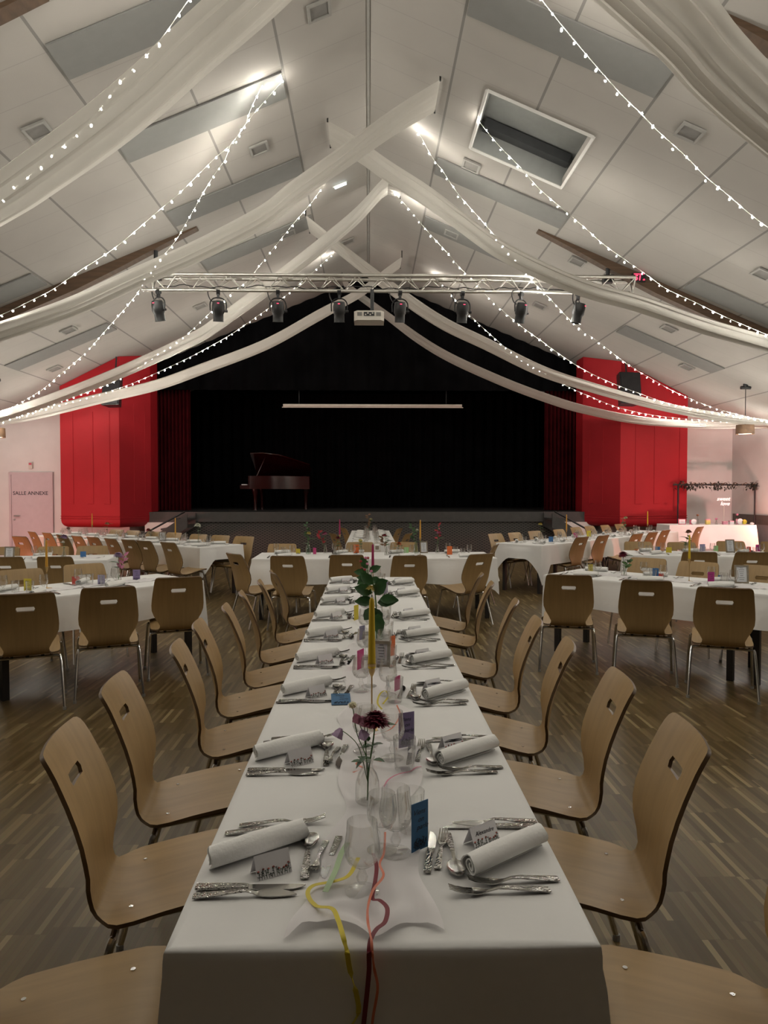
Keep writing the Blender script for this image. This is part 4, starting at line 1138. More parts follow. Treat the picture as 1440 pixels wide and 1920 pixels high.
rnd = random.Random(11)
EL, ER = main_c - MW / 2, main_c + MW / 2
sy = [1.556, 2.168, 2.86, 3.40, 3.99, 4.60, 5.23, 5.80, 6.42]
for k in range(9):
    W_, place, na = setting(EL, sy[k], 0, 'left', k + 1, True, rnd, .5 if k == 0 else 1)
    PC0.place(W_(.150, -.058), na + rnd.uniform(-.1, .1), 'white folded place card at the ' + place, 'place cards on the long middle table')
    if k == 0:
        item('wine_glass', G_WINE, 'stemmed wine glass nearest the camera, standing on the runner', 'glass', tuple(at_z(679, 1676, ZT)), 0, 'stemmed wine glasses on the long middle table')
        item('small_wine_glass', G_TUL, 'small stemmed glass just behind the nearest wine glass', 'glass', tuple(at_z(716, 1598, ZT)), 0, 'small glasses on the long middle table', s=1.05)
    else:
        item('wine_glass', G_WINE, 'stemmed wine glass at the ' + place, 'glass', W_(.335 + rnd.uniform(-.01, .01), .0 + rnd.uniform(-.02, .03)), 0, 'stemmed wine glasses on the long middle table')
        item('small_wine_glass', G_TUL, 'small stemmed glass at the ' + place, 'glass', W_(.365 + rnd.uniform(-.01, .01), .085 + rnd.uniform(-.02, .02)), 0, 'small glasses on the long middle table')
syr = [1.566, 2.172, 2.84, 3.40, 3.99, 4.62, 5.62, 6.28]
for k in range(8):
    W_, place, na = setting(ER, syr[k], PI, 'right', k + 1, True, rnd, .5 if k == 0 else 1)
    pr = PC1 if k == 0 else PC2
    pr.place(W_(.150, -.050), na + rnd.uniform(-.08, .08), 'white folded place card' + (' reading Alexandre' if k == 0 else '') + ' at the ' + (place if k else 'first place, right side of long table'), 'place cards on the long middle table', rot=None)
    if k == 0:
        item('wine_glass', G_WINE, 'stemmed wine glass beside the blue question card, near end', 'glass', tuple(at_z(742, 1603, ZT)), 0, 'stemmed wine glasses on the long middle table', s=1.02)
        item('tumbler', G_WATER, 'plain glass half hidden behind the blue question card', 'glass', tuple(at_z(770, 1560, ZT)), 0, 'small glasses on the long middle table')
    else:
        item('wine_glass', G_WINE, 'stemmed wine glass at the ' + place, 'glass', W_(.335 + rnd.uniform(-.01, .01), .02 + rnd.uniform(-.02, .03)), 0, 'stemmed wine glasses on the long middle table')
        item('tumbler', G_WATER, 'plain tumbler at the ' + place, 'glass', W_(.305 + rnd.uniform(-.01, .01), .12 + rnd.uniform(-.02, .02)), 0, 'small glasses on the long middle table')
for p in (PC0, PC1, PC2): p.done()

# coloured question cards: folded card standing on its edge
def motif(b, w, h, y, rnd, fl=7):
    for k in range(fl):
        x = (-.36 + .72 * k / (fl - 1)) * w; t = h * (.10 + rnd.uniform(.06, .20))
        b.tube([(x * .7, y, h * .04), (x, y, t)], .0007, 3)
        for q in range(3):
            s = rnd.choice((-1, 1)); z = t * (.45 + .25 * q)
            b.tube([(x * .9, y, z), (x * .9 + s * .004, y, z + .003)], .0009, 3)
def qcard_me(col, w, h, detail=True):
    t = thing('question_card', '', 'card')
    def f(i, j): return ((-w / 2, w / 2)[i], (0 if i == 0 or True else 0), h * j)
    part('card', MB().box((0, 0, h / 2), (w, .0016, h)), M['card_' + col], t, smooth=False)
    if detail:
        for n_, (tx, z) in enumerate((('Viens', .80), ('on', .64), ('parle', .48))):
            o = link('lettering', text_mesh(tx, h * .155, M['ink'], .35, .0001), t, (-.06 * w + .10 * w * n_, -.0011, h * z), (PI / 2, 0, 0))
        b = MB(); motif(b, w, h, -.0014, random.Random(3)); part('printed_motif', b, M['ink'], t)
    return t
def qcard(col, px, py, wpx, hpx, rz, label, lean=0, detail=True, z=None):
    z = z or ZT
    p = at_z(px, py, z); w = wpx * p.y / FPX / max(.35, abs(math.cos(rz))); h = hpx * p.y / FPX
    t = qcard_me(col, w, h, detail)
    if p.y < 6.6 and abs(p.x - main_c) < .16: p.z += .006
    t.location = p; t.rotation_euler = (lean, 0, rz); t['label'] = label; t['group'] = 'coloured question cards'
    return t
qcard('blue', 787, 1598, 33, 92, math.radians(38), 'tall blue card with handwriting standing beside the nearest glasses')
qcard('purple', 762, 1404, 30, 66, math.radians(25), 'purple handwritten card leaning on the glasses by the second place')
t = qcard_me('blue', .075, .105); p = at_z(640, 1321, ZT + .003); t.location = p; t.rotation_euler = (-PI / 2 + .12, 0, math.radians(4)); t['label'] = 'blue card lying flat on the white runner, third place from the camera'; t['group'] = 'coloured question cards'
for col, px, py, w, h, a, lb in (('pink', 745, 1297, 11, 27, 55, 'pink card leaning beside the right glasses, below the yellow candle'), ('pink', 676, 1256, 12, 36, 62, 'pink card leaning against the left glasses by the yellow candle'),
        ('orange', 736, 1232, 10, 38, 50, 'orange card standing among the right glasses behind the yellow candle'), ('lilac', 679, 1201, 10, 26, 55, 'lilac card among the left glasses behind the yellow candle'),
        ('yellow', 668, 1164, 8, 28, 60, 'yellow card standing left of the glasses, fifth place'), ('purple', 723, 1113, 8, 20, 30, 'purple card by the glasses near the far end of the long table')):
    qcard(col, px, py, w, h, math.radians(a), lb, 0, False)

# white crumpled runner along the middle of the long table
def noise2(x, y, s): return math.sin(x * 1.7 + s) * math.cos(y * 2.3 - s) + .6 * math.sin(x * 4.1 + y * 3.3 + 2 * s) + .4 * math.cos(x * 7.7 - y * 5.9 + s)
RY0 = 1.285
def runner_mid(y): return main_c - .012 + .022 * math.sin(y * 3.1 + 1)
def runner_w(y): return .225 + .035 * math.sin(y * 5.2 + 2) + .02 * math.sin(y * 13)
def runner_h(x, y):
    """height of the voile above the cloth: soft folds, lifted at its edges and at its loose near end"""
    s = (x - runner_mid(y)) / runner_w(y)
    front = math.exp(-(max(0, y - RY0) / .11) ** 2) if y > RY0 else 1
    fold = .5 + .5 * math.sin(x * 70 + 5 * math.sin(y * 7) + 3 * math.sin(y * 17 + x * 20))
    fold2 = .5 + .5 * math.sin(y * 42 + x * 31 + 2 * math.sin(x * 40))
    edge = max(0, abs(s) - .30) / .2
    return .0014 + (.0034 + .006 * front) * fold + .008 * front * fold2 + edge * .006 * (.5 + .5 * math.sin(y * 31 + 4 * s))
def runner(y0, y1):
    n = int((y1 - y0) / .012); nv = 25
    def f(i, j):
        y = y0 + (y1 - y0) * i / (n - 1); s = j / (nv - 1) - .5
        front = math.exp(-((y - y0) / .10) ** 2)
        x = runner_mid(y) + runner_w(y) * s * (1 + .25 * front) + .008 * math.sin(y * 21 + s * 9)
        yy = y - .022 * math.sin(s * 11 + 1) * front
        return (x, yy, ZT + runner_h(x, y) * (1 if .02 < j / nv else .6))
    b = MB().grid(f, n, nv)
    return solo('table_runner', b, M['runner'], 'crumpled white voile runner along the middle of the long table', 'table runner')
runner(RY0, 6.6)

# ribbons: flat bands following a path of points (pixel on the table plane, lift)
def ribbon(pts, w, m, label, n=6, over=None, twist=0):
    P = []
    for px, py, lift in pts: P.append(Vector(at_z(px, py, ZT + max(lift, .004))))
    if over: P += [Vector(q) for q in over]
    Q = bez(P, n); vs = []; N = len(Q)
    for q in Q:
        if q.y > Y0 and abs(q.x - runner_mid(q.y)) < .15: q.z = max(q.z, ZT + runner_h(q.x, q.y) + .003)
    for i, p in enumerate(Q):
        tg = (Q[min(i + 1, N - 1)] - Q[max(i - 1, 0)]).normalized()
        sd = tg.cross(Vector((0, 0, 1)))
        if sd.length < .25: sd = Vector((1, 0, 0))
        sd.normalize(); a = twist * math.sin(i * .35)
        up = sd.cross(tg).normalized(); s = sd * math.cos(a) + up * math.sin(a)
        vs += [p - s * w / 2, p + s * w / 2]
    b = MB(); b.add(vs, [(2 * i, 2 * i + 2, 2 * i + 3, 2 * i + 1) for i in range(N - 1)]).solidify(.0006)
    return solo('ribbon', b, M[m], label, 'ribbon', group='ribbons on the long middle table')
yb = Y0 - .022
xat = lambda px, y: at_y(px, 1800, y).x
def drop(lst): return [(at_y(px, py, yb).x, yb - .004, at_y(px, py, yb).z) for px, py in lst]
ribbon([(672, 1608, .02), (655, 1640, .018), (628, 1652, .016), (588, 1660, .014), (577, 1676, .014), (592, 1698, .016), (622, 1703, .026), (634, 1725, .030), (643, 1755, .028), (650, 1782, .008)], .009, 'rib_yellow', 'yellow satin ribbon curling over the near table edge', over=drop([(656, 1815), (668, 1860), (672, 1895), (655, 1925)]))
ribbon([(700, 1600, .012), (706, 1625, .02), (703, 1655, .022), (698, 1684, .026), (712, 1688, .034), (726, 1703, .036), (722, 1728, .034), (706, 1742, .030), (695, 1762, .022), (692, 1788, .008)], .0085, 'rib_red', 'burgundy satin ribbon looping over the near table edge', over=drop([(692, 1815), (688, 1860), (681, 1925)]))
ribbon([(722, 1560, .02), (720, 1598, .014), (712, 1620, .02), (719, 1642, .024), (700, 1668, .028), (690, 1700, .032), (690, 1730, .030), (696, 1760, .024), (698, 1788, .008)], .005, 'rib_orange', 'thin coral ribbon twisting beside the burgundy one over the near edge', over=drop([(702, 1815), (708, 1850), (700, 1900), (697, 1925)]), twist=.5)
ribbon([(652, 1580, .012), (640, 1600, .016), (630, 1630, .018), (618, 1655, .02), (610, 1672, .018)], .012, 'rib_green', 'pale green ribbon beside the spoon and nearest wine glass')
ribbon([(662, 1448, .02), (680, 1440, .02), (668, 1432, .02), (690, 1424, .02), (715, 1428, .02)], .006, 'rib_orange', 'coral ribbon curl left of the nearest flower vase', twist=.6)
ribbon([(700, 1378, .014), (722, 1372, .016), (738, 1362, .016), (750, 1340, .014), (744, 1322, .014)], .005, 'rib_orange', 'coral ribbon curl near the second pair of glasses', twist=.5)
ribbon([(716, 1330, .02), (708, 1318, .03), (712, 1302, .034), (722, 1295, .03), (728, 1305, .02), (718, 1320, .012)], .007, 'rib_yellow', 'yellow ribbon curl beside the foot of the yellow candle holder')
ribbon([(790, 1440, .004), (770, 1446, .006), (745, 1452, .014), (728, 1462, .012), (720, 1475, .01)], .004, 'rib_pink', 'pink ribbon curl behind the nearest pair of glasses')

# candles
def candle(px, y_base, y_cup, y_top, col, wlabel, hlabel, z=ZT, pyb=None, w=.011):
    if pyb is None: D = y_base
    p = at_z(px, pyb, z) if pyb else Vector((at_y(px, 1000, y_base).x, y_base, z))
    zc = at_y(px, y_cup, p.y).z; zt = at_y(px, y_top, p.y).z
    h = zc - z
    t = thing('candlestick', hlabel, 'candlestick', tuple(p), 0, 'thin brass candlesticks')
    part('base', MB().lathe([(0, 0), (.040, 0), (.040, .003), (.010, .006), (.003, .012)], 20), M['brass'], t)
    part('stem', MB().tube([(0, 0, .006), (0, 0, h - .03)], .0026, 8), M['brass'], t)
    part('cup', MB().lathe([(.003, h - .034), (.007, h - .026), (.010, h - .018), (.0125, h), (.016, h + .012), (.0145, h + .012), (.0115, h), (.0, h - .005)], 16), M['brass'], t)
    c = thing('taper_candle', wlabel, 'candle', (p.x, p.y, z + h - .004), 0, 'taper candles')
    L_ = zt - zc
    part('wax', MB().lathe([(0, 0), (w, 0), (w * .98, L_ * .1), (w * .70, L_ * .9), (w * .62, L_ * .965), (w * .30, L_ * .995), (0, L_)], 16), M[col], c)
    part('wick', MB().tube([(0, 0, L_ - .003), (.001, 0, L_ + .008)], .0012, 5), M['wick'], c)
candle(697, 2.42, 1250, 1118, 'wax_y', 'tall yellow taper candle in the middle of the long table', 'brass candlestick under the yellow candle of the long table', w=.0132)
candle(699, 5.05, 1066, 1019, 'wax_p', 'magenta taper candle at the far end of the long table', 'brass candlestick under the magenta candle of the long table')

# vases and flowers
VASE = [(.0, .001), (.028, .001), (.031, .006), (.0315, .035), (.030, .055), (.024, .075), (.0155, .088), (.0135, .098), (.0160, .112), (.0195, .120), (.0185, .1205), (.0150, .112), (.0122, .098), (.0142, .088), (.0225, .075), (.0285, .055), (.030, .035), (.029, .010), (.0, .007)]
FLASK = [(.0, .001), (.026, .001), (.028, .006), (.022, .04), (.012, .075), (.0095, .092), (.0115, .108), (.0108, .1085), (.0085, .092), (.011, .075), (.0205, .04), (.026, .010), (.0, .007)]
BOTTLE = [(.0, .001), (.030, .001), (.032, .01), (.032, .075), (.026, .095), (.012, .12), (.0105, .15), (.0125, .156), (.0115, .157), (.0095, .15), (.011, .12), (.0245, .095), (.0305, .075), (.0305, .012), (.0, .008)]
VM = dict(vase=MB().lathe(VASE, 28, flute=14, famp=.02).mesh('glass_vase', M['glass']), flask=MB().lathe(FLASK, 18).mesh('glass_vase', M['glass']), bottle=MB().lathe(BOTTLE, 18).mesh('glass_vase', M['glass_g']))
def bloom_mb(r, rings=6, n=30, cup=.35, seed=0):
    """composite flower: whorls of narrow petals from drooping outside to upright centre"""
    rnd = random.Random(seed); b = MB()
    for q in range(rings):
        f = q / max(1, rings - 1); m = max(9, int(n * (1 - .55 * f)))
        for k in range(m):
            a = 2 * PI * (k + .5 * (q % 2)) / m + rnd.uniform(-.08, .08); e = math.radians(-22 + 84 * f + rnd.uniform(-7, 7))
            L_ = r * (1 - .50 * f) * rnd.uniform(.9, 1.06); wd = r * .105 + .0008
            dx, dy = math.cos(a), math.sin(a)
            def P(u, s, bend): 
                rr = L_ * u * math.cos(e); zz = L_ * u * math.sin(e) + bend * r
                return (dx * rr - dy * wd * s, dy * rr + dx * wd * s, zz)
            b.add([P(.15, -.5, 0), P(.15, .5, 0), P(.65, 1, .05), P(.65, -1, .05), P(1, .4, -.04), P(1, -.4, -.04)], [(0, 1, 2, 3), (3, 2, 4, 5)])
    b.lathe([(0, -.20 * r), (.30 * r, -.14 * r), (.42 * r, .05 * r), (.25 * r, .28 * r), (0, .34 * r)], 12)
    return b
def ball_mb(r, seed=0):
    rnd = random.Random(seed); b = MB()
    for k in range(46):
        z = 1 - 2 * (k + .5) / 46; a = k * 2.4; s = math.sqrt(max(0, 1 - z * z)); d = Vector((s * math.cos(a), s * math.sin(a), z * .8 + .1))
        t1 = d.cross(Vector((0, 0, 1)) if abs(d.z) < .9 else Vector((1, 0, 0))).normalized(); t2 = d.cross(t1); w = r * .36
        c = d * r * .78; e = d * r * rnd.uniform(.95, 1.12)
        b.add([c - t1 * w, c - t2 * w * .4 + d * r * .1, c + t1 * w, e + t2 * w], [(0, 1, 3), (1, 2, 3)])
    b.lathe([(0, -.7 * r), (.5 * r, -.5 * r), (.72 * r, 0), (.5 * r, .55 * r), (0, .75 * r)], 10)
    return b
def leaf_mb(p, d, L, w, up=Vector((0, 0, 1))):
    d = Vector(d).normalized(); s = d.cross(up); s = s.normalized() if s.length > .05 else Vector((1, 0, 0)); n = s.cross(d)
    vs = []; pr = ((0, .05), (.2, .7), (.45, 1), (.75, .7), (1, .03))
    for f, q in pr:
        c = Vector(p) + d * L * f - n * L * .25 * f * f
        vs += [c - s * w * q + n * w * q * .25, c, c + s * w * q + n * w * q * .25]
    fs = []
    for i in range(4):
        a = 3 * i; fs += [(a, a + 3, a + 4, a + 1), (a + 1, a + 4, a + 5, a + 2)]
    return MB().add(vs, fs).solidify(.0006)
def vase(kind, p, label, s=1): return item('glass_vase', VM[kind], label, 'vase', tuple(p), random.uniform(0, 6), 'glass flower vases', s=s)
def flower(p, top, col, r, label, kind='daisy', leaves=2, seed=0, leafmat='leaf', big=.05):
    """cut flower standing in a vase at p with its bloom centre at top"""
    p = Vector(p); top = Vector(top); h = top - p; rn = random.Random(seed)
    t = thing('cut_flower', label, 'flower', (p.x, p.y, p.z + .008), 0)
    q = h - Vector((0, 0, .008))
    pts = bez([(0, 0, 0), q * .35 + Vector((-q.x * .2, -q.y * .2, 0)), q * .75, q], 4)
    part('stem', MB().tube(pts, .0022, 6), M['stem'] if leafmat != 'brown' else M['brown'], t)
    bl = bloom_mb(r, 8, 38, .35, seed) if r > .035 else bloom_mb(r, 6, 22, .35, seed) if kind == 'daisy' else ball_mb(r, seed)
    part('bloom', bl, M['fl_' + col], t, tuple(q), (rn.uniform(-.25, .05), rn.uniform(-.2, .2), 0))
    for k in range(leaves):
        f = .45 + .12 * k + .3 * k / max(1, leaves); a = rn.uniform(0, 6.3)
        part('leaf', leaf_mb(q * f, (math.cos(a), math.sin(a), .35), big * rn.uniform(.7, 1.2), big * .28), M[leafmat], t)
    return t

# nearest vase: burgundy chrysanthemum, pink freesia-like sprig, bud on a long stem
pv_ = at_z(689, 1506, ZT)
vase('vase', pv_, 'ribbed glass vase with the burgundy chrysanthemum, nearest the camera')
Dv = pv_.y
tp = lambda px, py, dy=0: at_y(px, py, Dv + dy)
flower(pv_, tp(704, 1347, -.02), 'burgundy', .043, 'large burgundy chrysanthemum in the nearest vase', leaves=3, seed=3, big=.05)
fl = thing('cut_flower', 'mauve bell flowered sprig drooping left in the nearest vase', 'flower', (pv_.x, pv_.y, pv_.z + .008))
base = Vector(fl.location)
for k, (px, py, r_) in enumerate(((681, 1349, .0125), (692, 1352, .0125), (668, 1344, .012), (680, 1374, .013), (636, 1373, .013))):
    q = tp(px, py, -.035) - base
    part('bloom', MB().lathe([(r_ * 1.05, -r_ * 1.1), (r_ * .85, -r_ * .5), (r_ * .75, 0), (r_ * .3, r_ * .8), (0, r_ * .9)], 8, flute=4, famp=.16), M['fl_mauve' if k < 3 else 'fl_lavender'], fl, tuple(q), (.5 if k < 4 else -.3, -.3 if k < 4 else .5, 0))
    st_ = tp(686 if k < 4 else 674, 1404, -.02) - base
    part('stem', MB().tube(bez([(0, 0, .05), st_, (st_ + q) / 2 + Vector((0, 0, .012)), q + Vector((0, 0, .008))], 4), .0011, 5), M['stem'], fl)
for px, py, a, L_ in ((688, 1418, -2.6, .04), (695, 1400, .6, .035), (683, 1430, 2.7, .035), (700, 1425, .2, .03), (690, 1390, 1.8, .03)):
    part('leaf', leaf_mb(tp(px, py, -.02) - base, (math.cos(a), -.3, math.sin(a)), L_, .011), M['leaf'], fl)
bd = thing('cut_flower', 'greenish bud on a long thin stem in the nearest vase', 'flower', (pv_.x, pv_.y, pv_.z + .008)); base = Vector(bd.location)
q = tp(661, 1322, -.01) - base
part('stem', MB().tube(bez([(0, 0, 0), (0.0, 0, .10), q * .7, q], 4), .0014, 5), M['stem'], bd)
part('bud', ball_mb(.011, 4), M['fl_cream'], bd, tuple(q))
# second arrangement behind the yellow candle with broad dark leaves
p2 = at_z(706, 1200, ZT)
vase('bottle', p2, 'glass bottle vase holding the broad dark leaves behind the yellow candle', 1.05)
t = thing('foliage_branch', 'broad dark green leafy branch behind the yellow candle', 'foliage', (p2.x, p2.y, p2.z + .01)); base = Vector(t.location)
tq = lambda px, py, dy=0: at_y(px, py, p2.y + dy) - base
part('stem', MB().tube(bez([(0, 0, 0), tq(706, 1160), tq(704, 1120), tq(698, 1085)], 4), .004, 6), M['stem'], t)
for px, py, dx, dz, L_, w_ in ((708, 1130, 1, .25, .115, .034), (712, 1124, .9, .1, .10, .03), (700, 1128, -.9, .1, .10, .032), (698, 1112, -1, .45, .10, .036), (703, 1115, .6, .9, .10, .036), (702, 1140, .35, -.9, .10, .032), (708, 1150, .1, -1, .12, .034), (700, 1140, -.5, -.6, .09, .03), (698, 1096, -.7, .8, .09, .032), (703, 1100, .9, .6, .08, .03), (696, 1088, -.9, .3, .08, .028)):
    part('leaf', leaf_mb(tq(px, py, random.uniform(-.05, .03)), (dx, random.uniform(-.5, .1), dz), L_, w_, Vector((0, -1, .5))), M['leaf'], t)
flower(p2, at_y(695, 1102, p2.y - .06), 'yellowb', .030, 'pale yellow bloom among the dark leaves on the long table', leaves=1, seed=8)
p3 = at_z(690, 1140, ZT)
vase('flask', p3, 'slender glass vase of small red flowers near the far end of the long table')
rn = random.Random(2)
t = thing('cut_flower', 'airy sprig of small dark red flowers before the magenta candle', 'flower', (p3.x, p3.y, p3.z + .01)); base = Vector(t.location)
for k in range(9):
    q = at_y(rn.uniform(676, 697), rn.uniform(1035, 1072), p3.y) - base + Vector((0, rn.uniform(-.04, .04), 0))
    part('stem', MB().tube(bez([(0, 0, 0), (0, 0, .12), q * .75, q], 3), .0012, 4), M['stem'], t)
    part('bloom', ball_mb(.011, k), M['fl_redb' if k % 3 else 'fl_pinkb'], t, tuple(q))
t = thing('foliage_branch', 'green leafy sprig near the magenta candle of the long table', 'foliage', (p3.x, p3.y, p3.z + .012)); base = Vector(t.location)
part('stem', MB().tube([(0, 0, 0), (0, 0, .12), at_y(690, 1068, p3.y) - base], .003, 5), M['stem'], t)
for px, py, dx, dz in ((688, 1075, -1, .2), (692, 1072, .9, .5), (690, 1082, -.7, -.4), (694, 1085, .8, -.2), (689, 1066, -.5, .9)):
    part('leaf', leaf_mb(at_y(px, py, p3.y) - base, (dx, -.2, dz), .09, .028, Vector((0, -1, .4))), M['leaf'], t)

# menu frame
def menu(px, py, hpx, rz, label, wr=.70, lean=-.16, pic='lines', frame='frame_wood'):
    p = at_z(px, py, ZT); h = hpx * p.y / FPX; w = h * wr
    t = thing('menu_frame', label, 'frame', tuple(p), 0, 'framed menus on the tables'); t.rotation_euler = (lean, 0, rz)
    for a in (-1, 1):
        part('frame_bar', MB().box((a * (w / 2 - .007), 0, h / 2), (.014, .014, h)), M[frame], t, smooth=False)
        part('frame_bar', MB().box((0, 0, h / 2 + a * (h / 2 - .007)), (w - .028, .014, .014)), M[frame], t, smooth=False)
    part('sheet', MB().box((0, .002, h / 2), (w - .02, .004, h - .02)), M['paper'], t, smooth=False)
    part('stand', MB().tube([(0, .007, h * .7), (0, .055, .002)], .004, 5), M[frame], t)
    b = MB()
    for k in range(7):
        z = h * (.84 - .105 * k); b.box((0, -.0012, z), (w * (.22 + .18 * ((k * 7) % 4) / 3), .001, h * .018))
    part('printed_lines', b, M['ink'], t, smooth=False)
menu(714, 1252, 50, math.radians(-12), 'framed white menu on the long table behind the yellow candle')

# =================================================================== THE OTHER TABLES
NAPF = NAP_FAR
FORK_F, KNIFE_F = FORK, KNIFE
def on_table(tn, s, w):                 # s along the table, w across it from the near edge
    t = T[tn]; p = t['A'] + t['u'] * s + t['v'] * w
    return Vector((p.x, p.y, ZT))
def settings(tn, first, step, near=True, far=True):
    t = T[tn]; rnd = random.Random(sum(map(ord, tn)))
    n = int((t['L'] - first) / step + .6); cn = {0: 0, 1: 0}
    for k in range(n):
        s = first + step * k
        for sd in (0, 1):
            if (sd == 0 and not near) or (sd == 1 and not far): continue
            inw = 1 if sd == 0 else -1
            e = .03 if sd == 0 else t['W'] - .03
            P = lambda ds, dw: on_table(tn, s + ds + rnd.uniform(-.012, .012), e + inw * (dw + rnd.uniform(-.01, .01)))
            if not in_view(on_table(tn, s, e), 10): continue
            cn[sd] += 1
            pl = '%s place from the left, %s side of the %s' % (ORD[min(12, cn[sd])], 'near' if sd == 0 else 'far', t['label'])
            gr = ' on the ' + t['label']; rz = t['rz'] + (0 if sd == 0 else PI)
            item('rolled_napkin', NAPF, 'rolled white napkin, ' + pl, 'napkin', P(-.05 * inw, .10), rz + rnd.uniform(.3, .9), 'napkins' + gr)
            item('table_fork', FORK_F, 'steel fork, ' + pl, 'fork', P(-.17 * inw, .04), rz + PI / 2 + rnd.uniform(-.1, .1), 'forks' + gr)
            item('table_knife', KNIFE_F, 'steel knife, ' + pl, 'knife', P(.15 * inw, .04), rz + PI / 2 + rnd.uniform(-.1, .1), 'knives' + gr)
            item('wine_glass', G_WINE_F, 'stemmed wine glass, ' + pl, 'glass', P(.12 * inw, .27), 0, 'wine glasses' + gr)
            item('tumbler', G_WATER_F, 'plain tumbler, ' + pl, 'glass', P(.03 * inw, .29), 0, 'tumblers' + gr)
settings('L1', .3, .62); settings('R1', .3, .62); settings('L2', .3, .62); settings('R2', .3, .62)
settings('L3', .35, .60); settings('R3', .35, .60); settings('C', .35, .75); settings('M', .35, .62)

def on(px, py): return at_z(px, py, ZT)
cards = [('yellow', 52, 1108, 16, 23, 'yellow card standing on the left front table'), ('lilac', 190, 1096, 14, 18, 'lilac card standing on the left front table'), ('red', 142, 1095, 14, 14, 'red card behind glasses on the left front table'),
         ('purple', 256, 1088, 13, 20, 'purple card near the right end of the left front table'), ('sky', 156, 1045, 10, 11, 'blue card on the left middle table'),
         ('yellow', 1107, 1075, 10, 17, 'yellow card on the right front table'), ('sky', 1229, 1087, 11, 22, 'blue card on the right front table'), ('red', 1239, 1087, 10, 12, 'red card beside the blue one, right front table'), ('magenta', 1333, 1096, 13, 24, 'magenta card on the right front table'),
         ('blue', 1350, 1090, 9, 12, 'small dark blue card beside the magenta card'), ('sky', 1233, 1037, 10, 12, 'blue card on the right middle table'), ('yellow', 1254, 1037, 10, 11, 'yellow card on the right middle table'),
         ('lilac', 1317, 1034, 10, 14, 'lilac card on the right middle table'), ('green', 1342, 1036, 9, 13, 'green card on the right middle table'), ('red', 1404, 1035, 9, 10, 'red card on the right middle table'), ('magenta', 1421, 1034, 10, 13, 'magenta card on the right middle table'),
         ('sky', 1033, 1016, 8, 10, 'blue card on the right rear table'), ('pink', 1079, 1008, 8, 9, 'pink card on the right rear table'), ('yellow', 1104, 1006, 8, 11, 'yellow card on the right rear table'),
         ('orange', 843, 1040, 10, 16, 'orange card on the cross table'), ('green', 762, 1039, 9, 13, 'green card on the cross table'), ('pink', 590, 1039, 6, 12, 'pink card on the cross table'), ('yellow', 559, 1038, 8, 9, 'yellow card on the cross table'), ('orange', 668, 1037, 10, 16, 'coral card beside the glasses on the cross table')]
for k, (c, px, py, w, h, lb) in enumerate(cards):
    t = qcard(c, px, py, w, h, math.radians(((k * 37) % 31) - 15), lb, 0, h > 16)

def menu_p(px, py, h, rz, lb): menu(px, py, h, math.radians(rz), lb)
menu_p(1391, 1094, 35, -14, 'framed white menu standing on the right front table')
menu_p(1370, 1036, 25, 4, 'framed white menu standing on the right middle table')
menu_p(17, 1050, 25, 6, 'framed white menu on the left middle table')
menu_p(795, 1037, 22, 18, 'framed white menu leaning on the cross table')
menu_p(305, 1014, 17, 20, 'white menu frame on the left rear table')
menu_p(236, 1008, 9, 10, 'small square frame on the left rear table')
menu_p(1185, 1002, 9, 15, 'grey menu frame on the right rear table')
p = on(707, 1034)
t = thing('lantern', 'small white lantern frame with a heart panel on the cross table', 'lantern', tuple(p))
for x in (-.04, .04):
    for y in (-.04, .04): part('post', MB().box((x, y, .055), (.01, .01, .11)), M['projector'], t, smooth=False)
part('base', MB().box((0, 0, .005), (.10, .10, .01)), M['projector'], t, smooth=False); part('lid', MB().prism([(-.055, -.055), (.055, -.055), (.055, .055), (-.055, .055)], .108, .118), M['projector'], t, smooth=False)
part('ring', MB().tube([(.022 * math.cos(a * .52), 0, .135 + .022 * math.sin(a * .52)) for a in range(13)], .003, 5), M['projector'], t)
part('panel', MB().box((0, -.046, .055), (.05, .003, .05)), M['frame_wood'], t, smooth=False)

candle(88, None, 1065, 1012, 'wax_o', 'amber taper candle on the left front table', 'brass candlestick on the left front table', pyb=1103)
candle(1292, None, 1050, 1002, 'wax_y', 'yellow taper candle on the right front table', 'brass candlestick on the right front table', pyb=1090)
candle(329, None, 1001, 970, 'wax_o', 'amber taper candle at the right end of the left rear table', 'brass candlestick at the right end of the left rear table', pyb=1016)
candle(173, None, 986, 962, 'wax_o', 'amber taper candle before the left red column', 'brass candlestick before the left red column', pyb=1003)
candle(637, None, 1004, 973, 'wax_p', 'magenta taper candle on the cross table', 'brass candlestick under the magenta candle of the cross table', pyb=1037)
candle(788, None, 1010, 974, 'wax_o', 'amber taper candle on the cross table', 'brass candlestick under the amber candle of the cross table', pyb=1041)
candle(1062, None, 994, 964, 'wax_o', 'amber taper candle on the near part of the right rear table', 'brass candlestick on the near part of the right rear table', pyb=1012)
candle(1214, None, 983, 958, 'wax_y', 'yellow taper candle before the right red column', 'brass candlestick before the right red column', pyb=998)

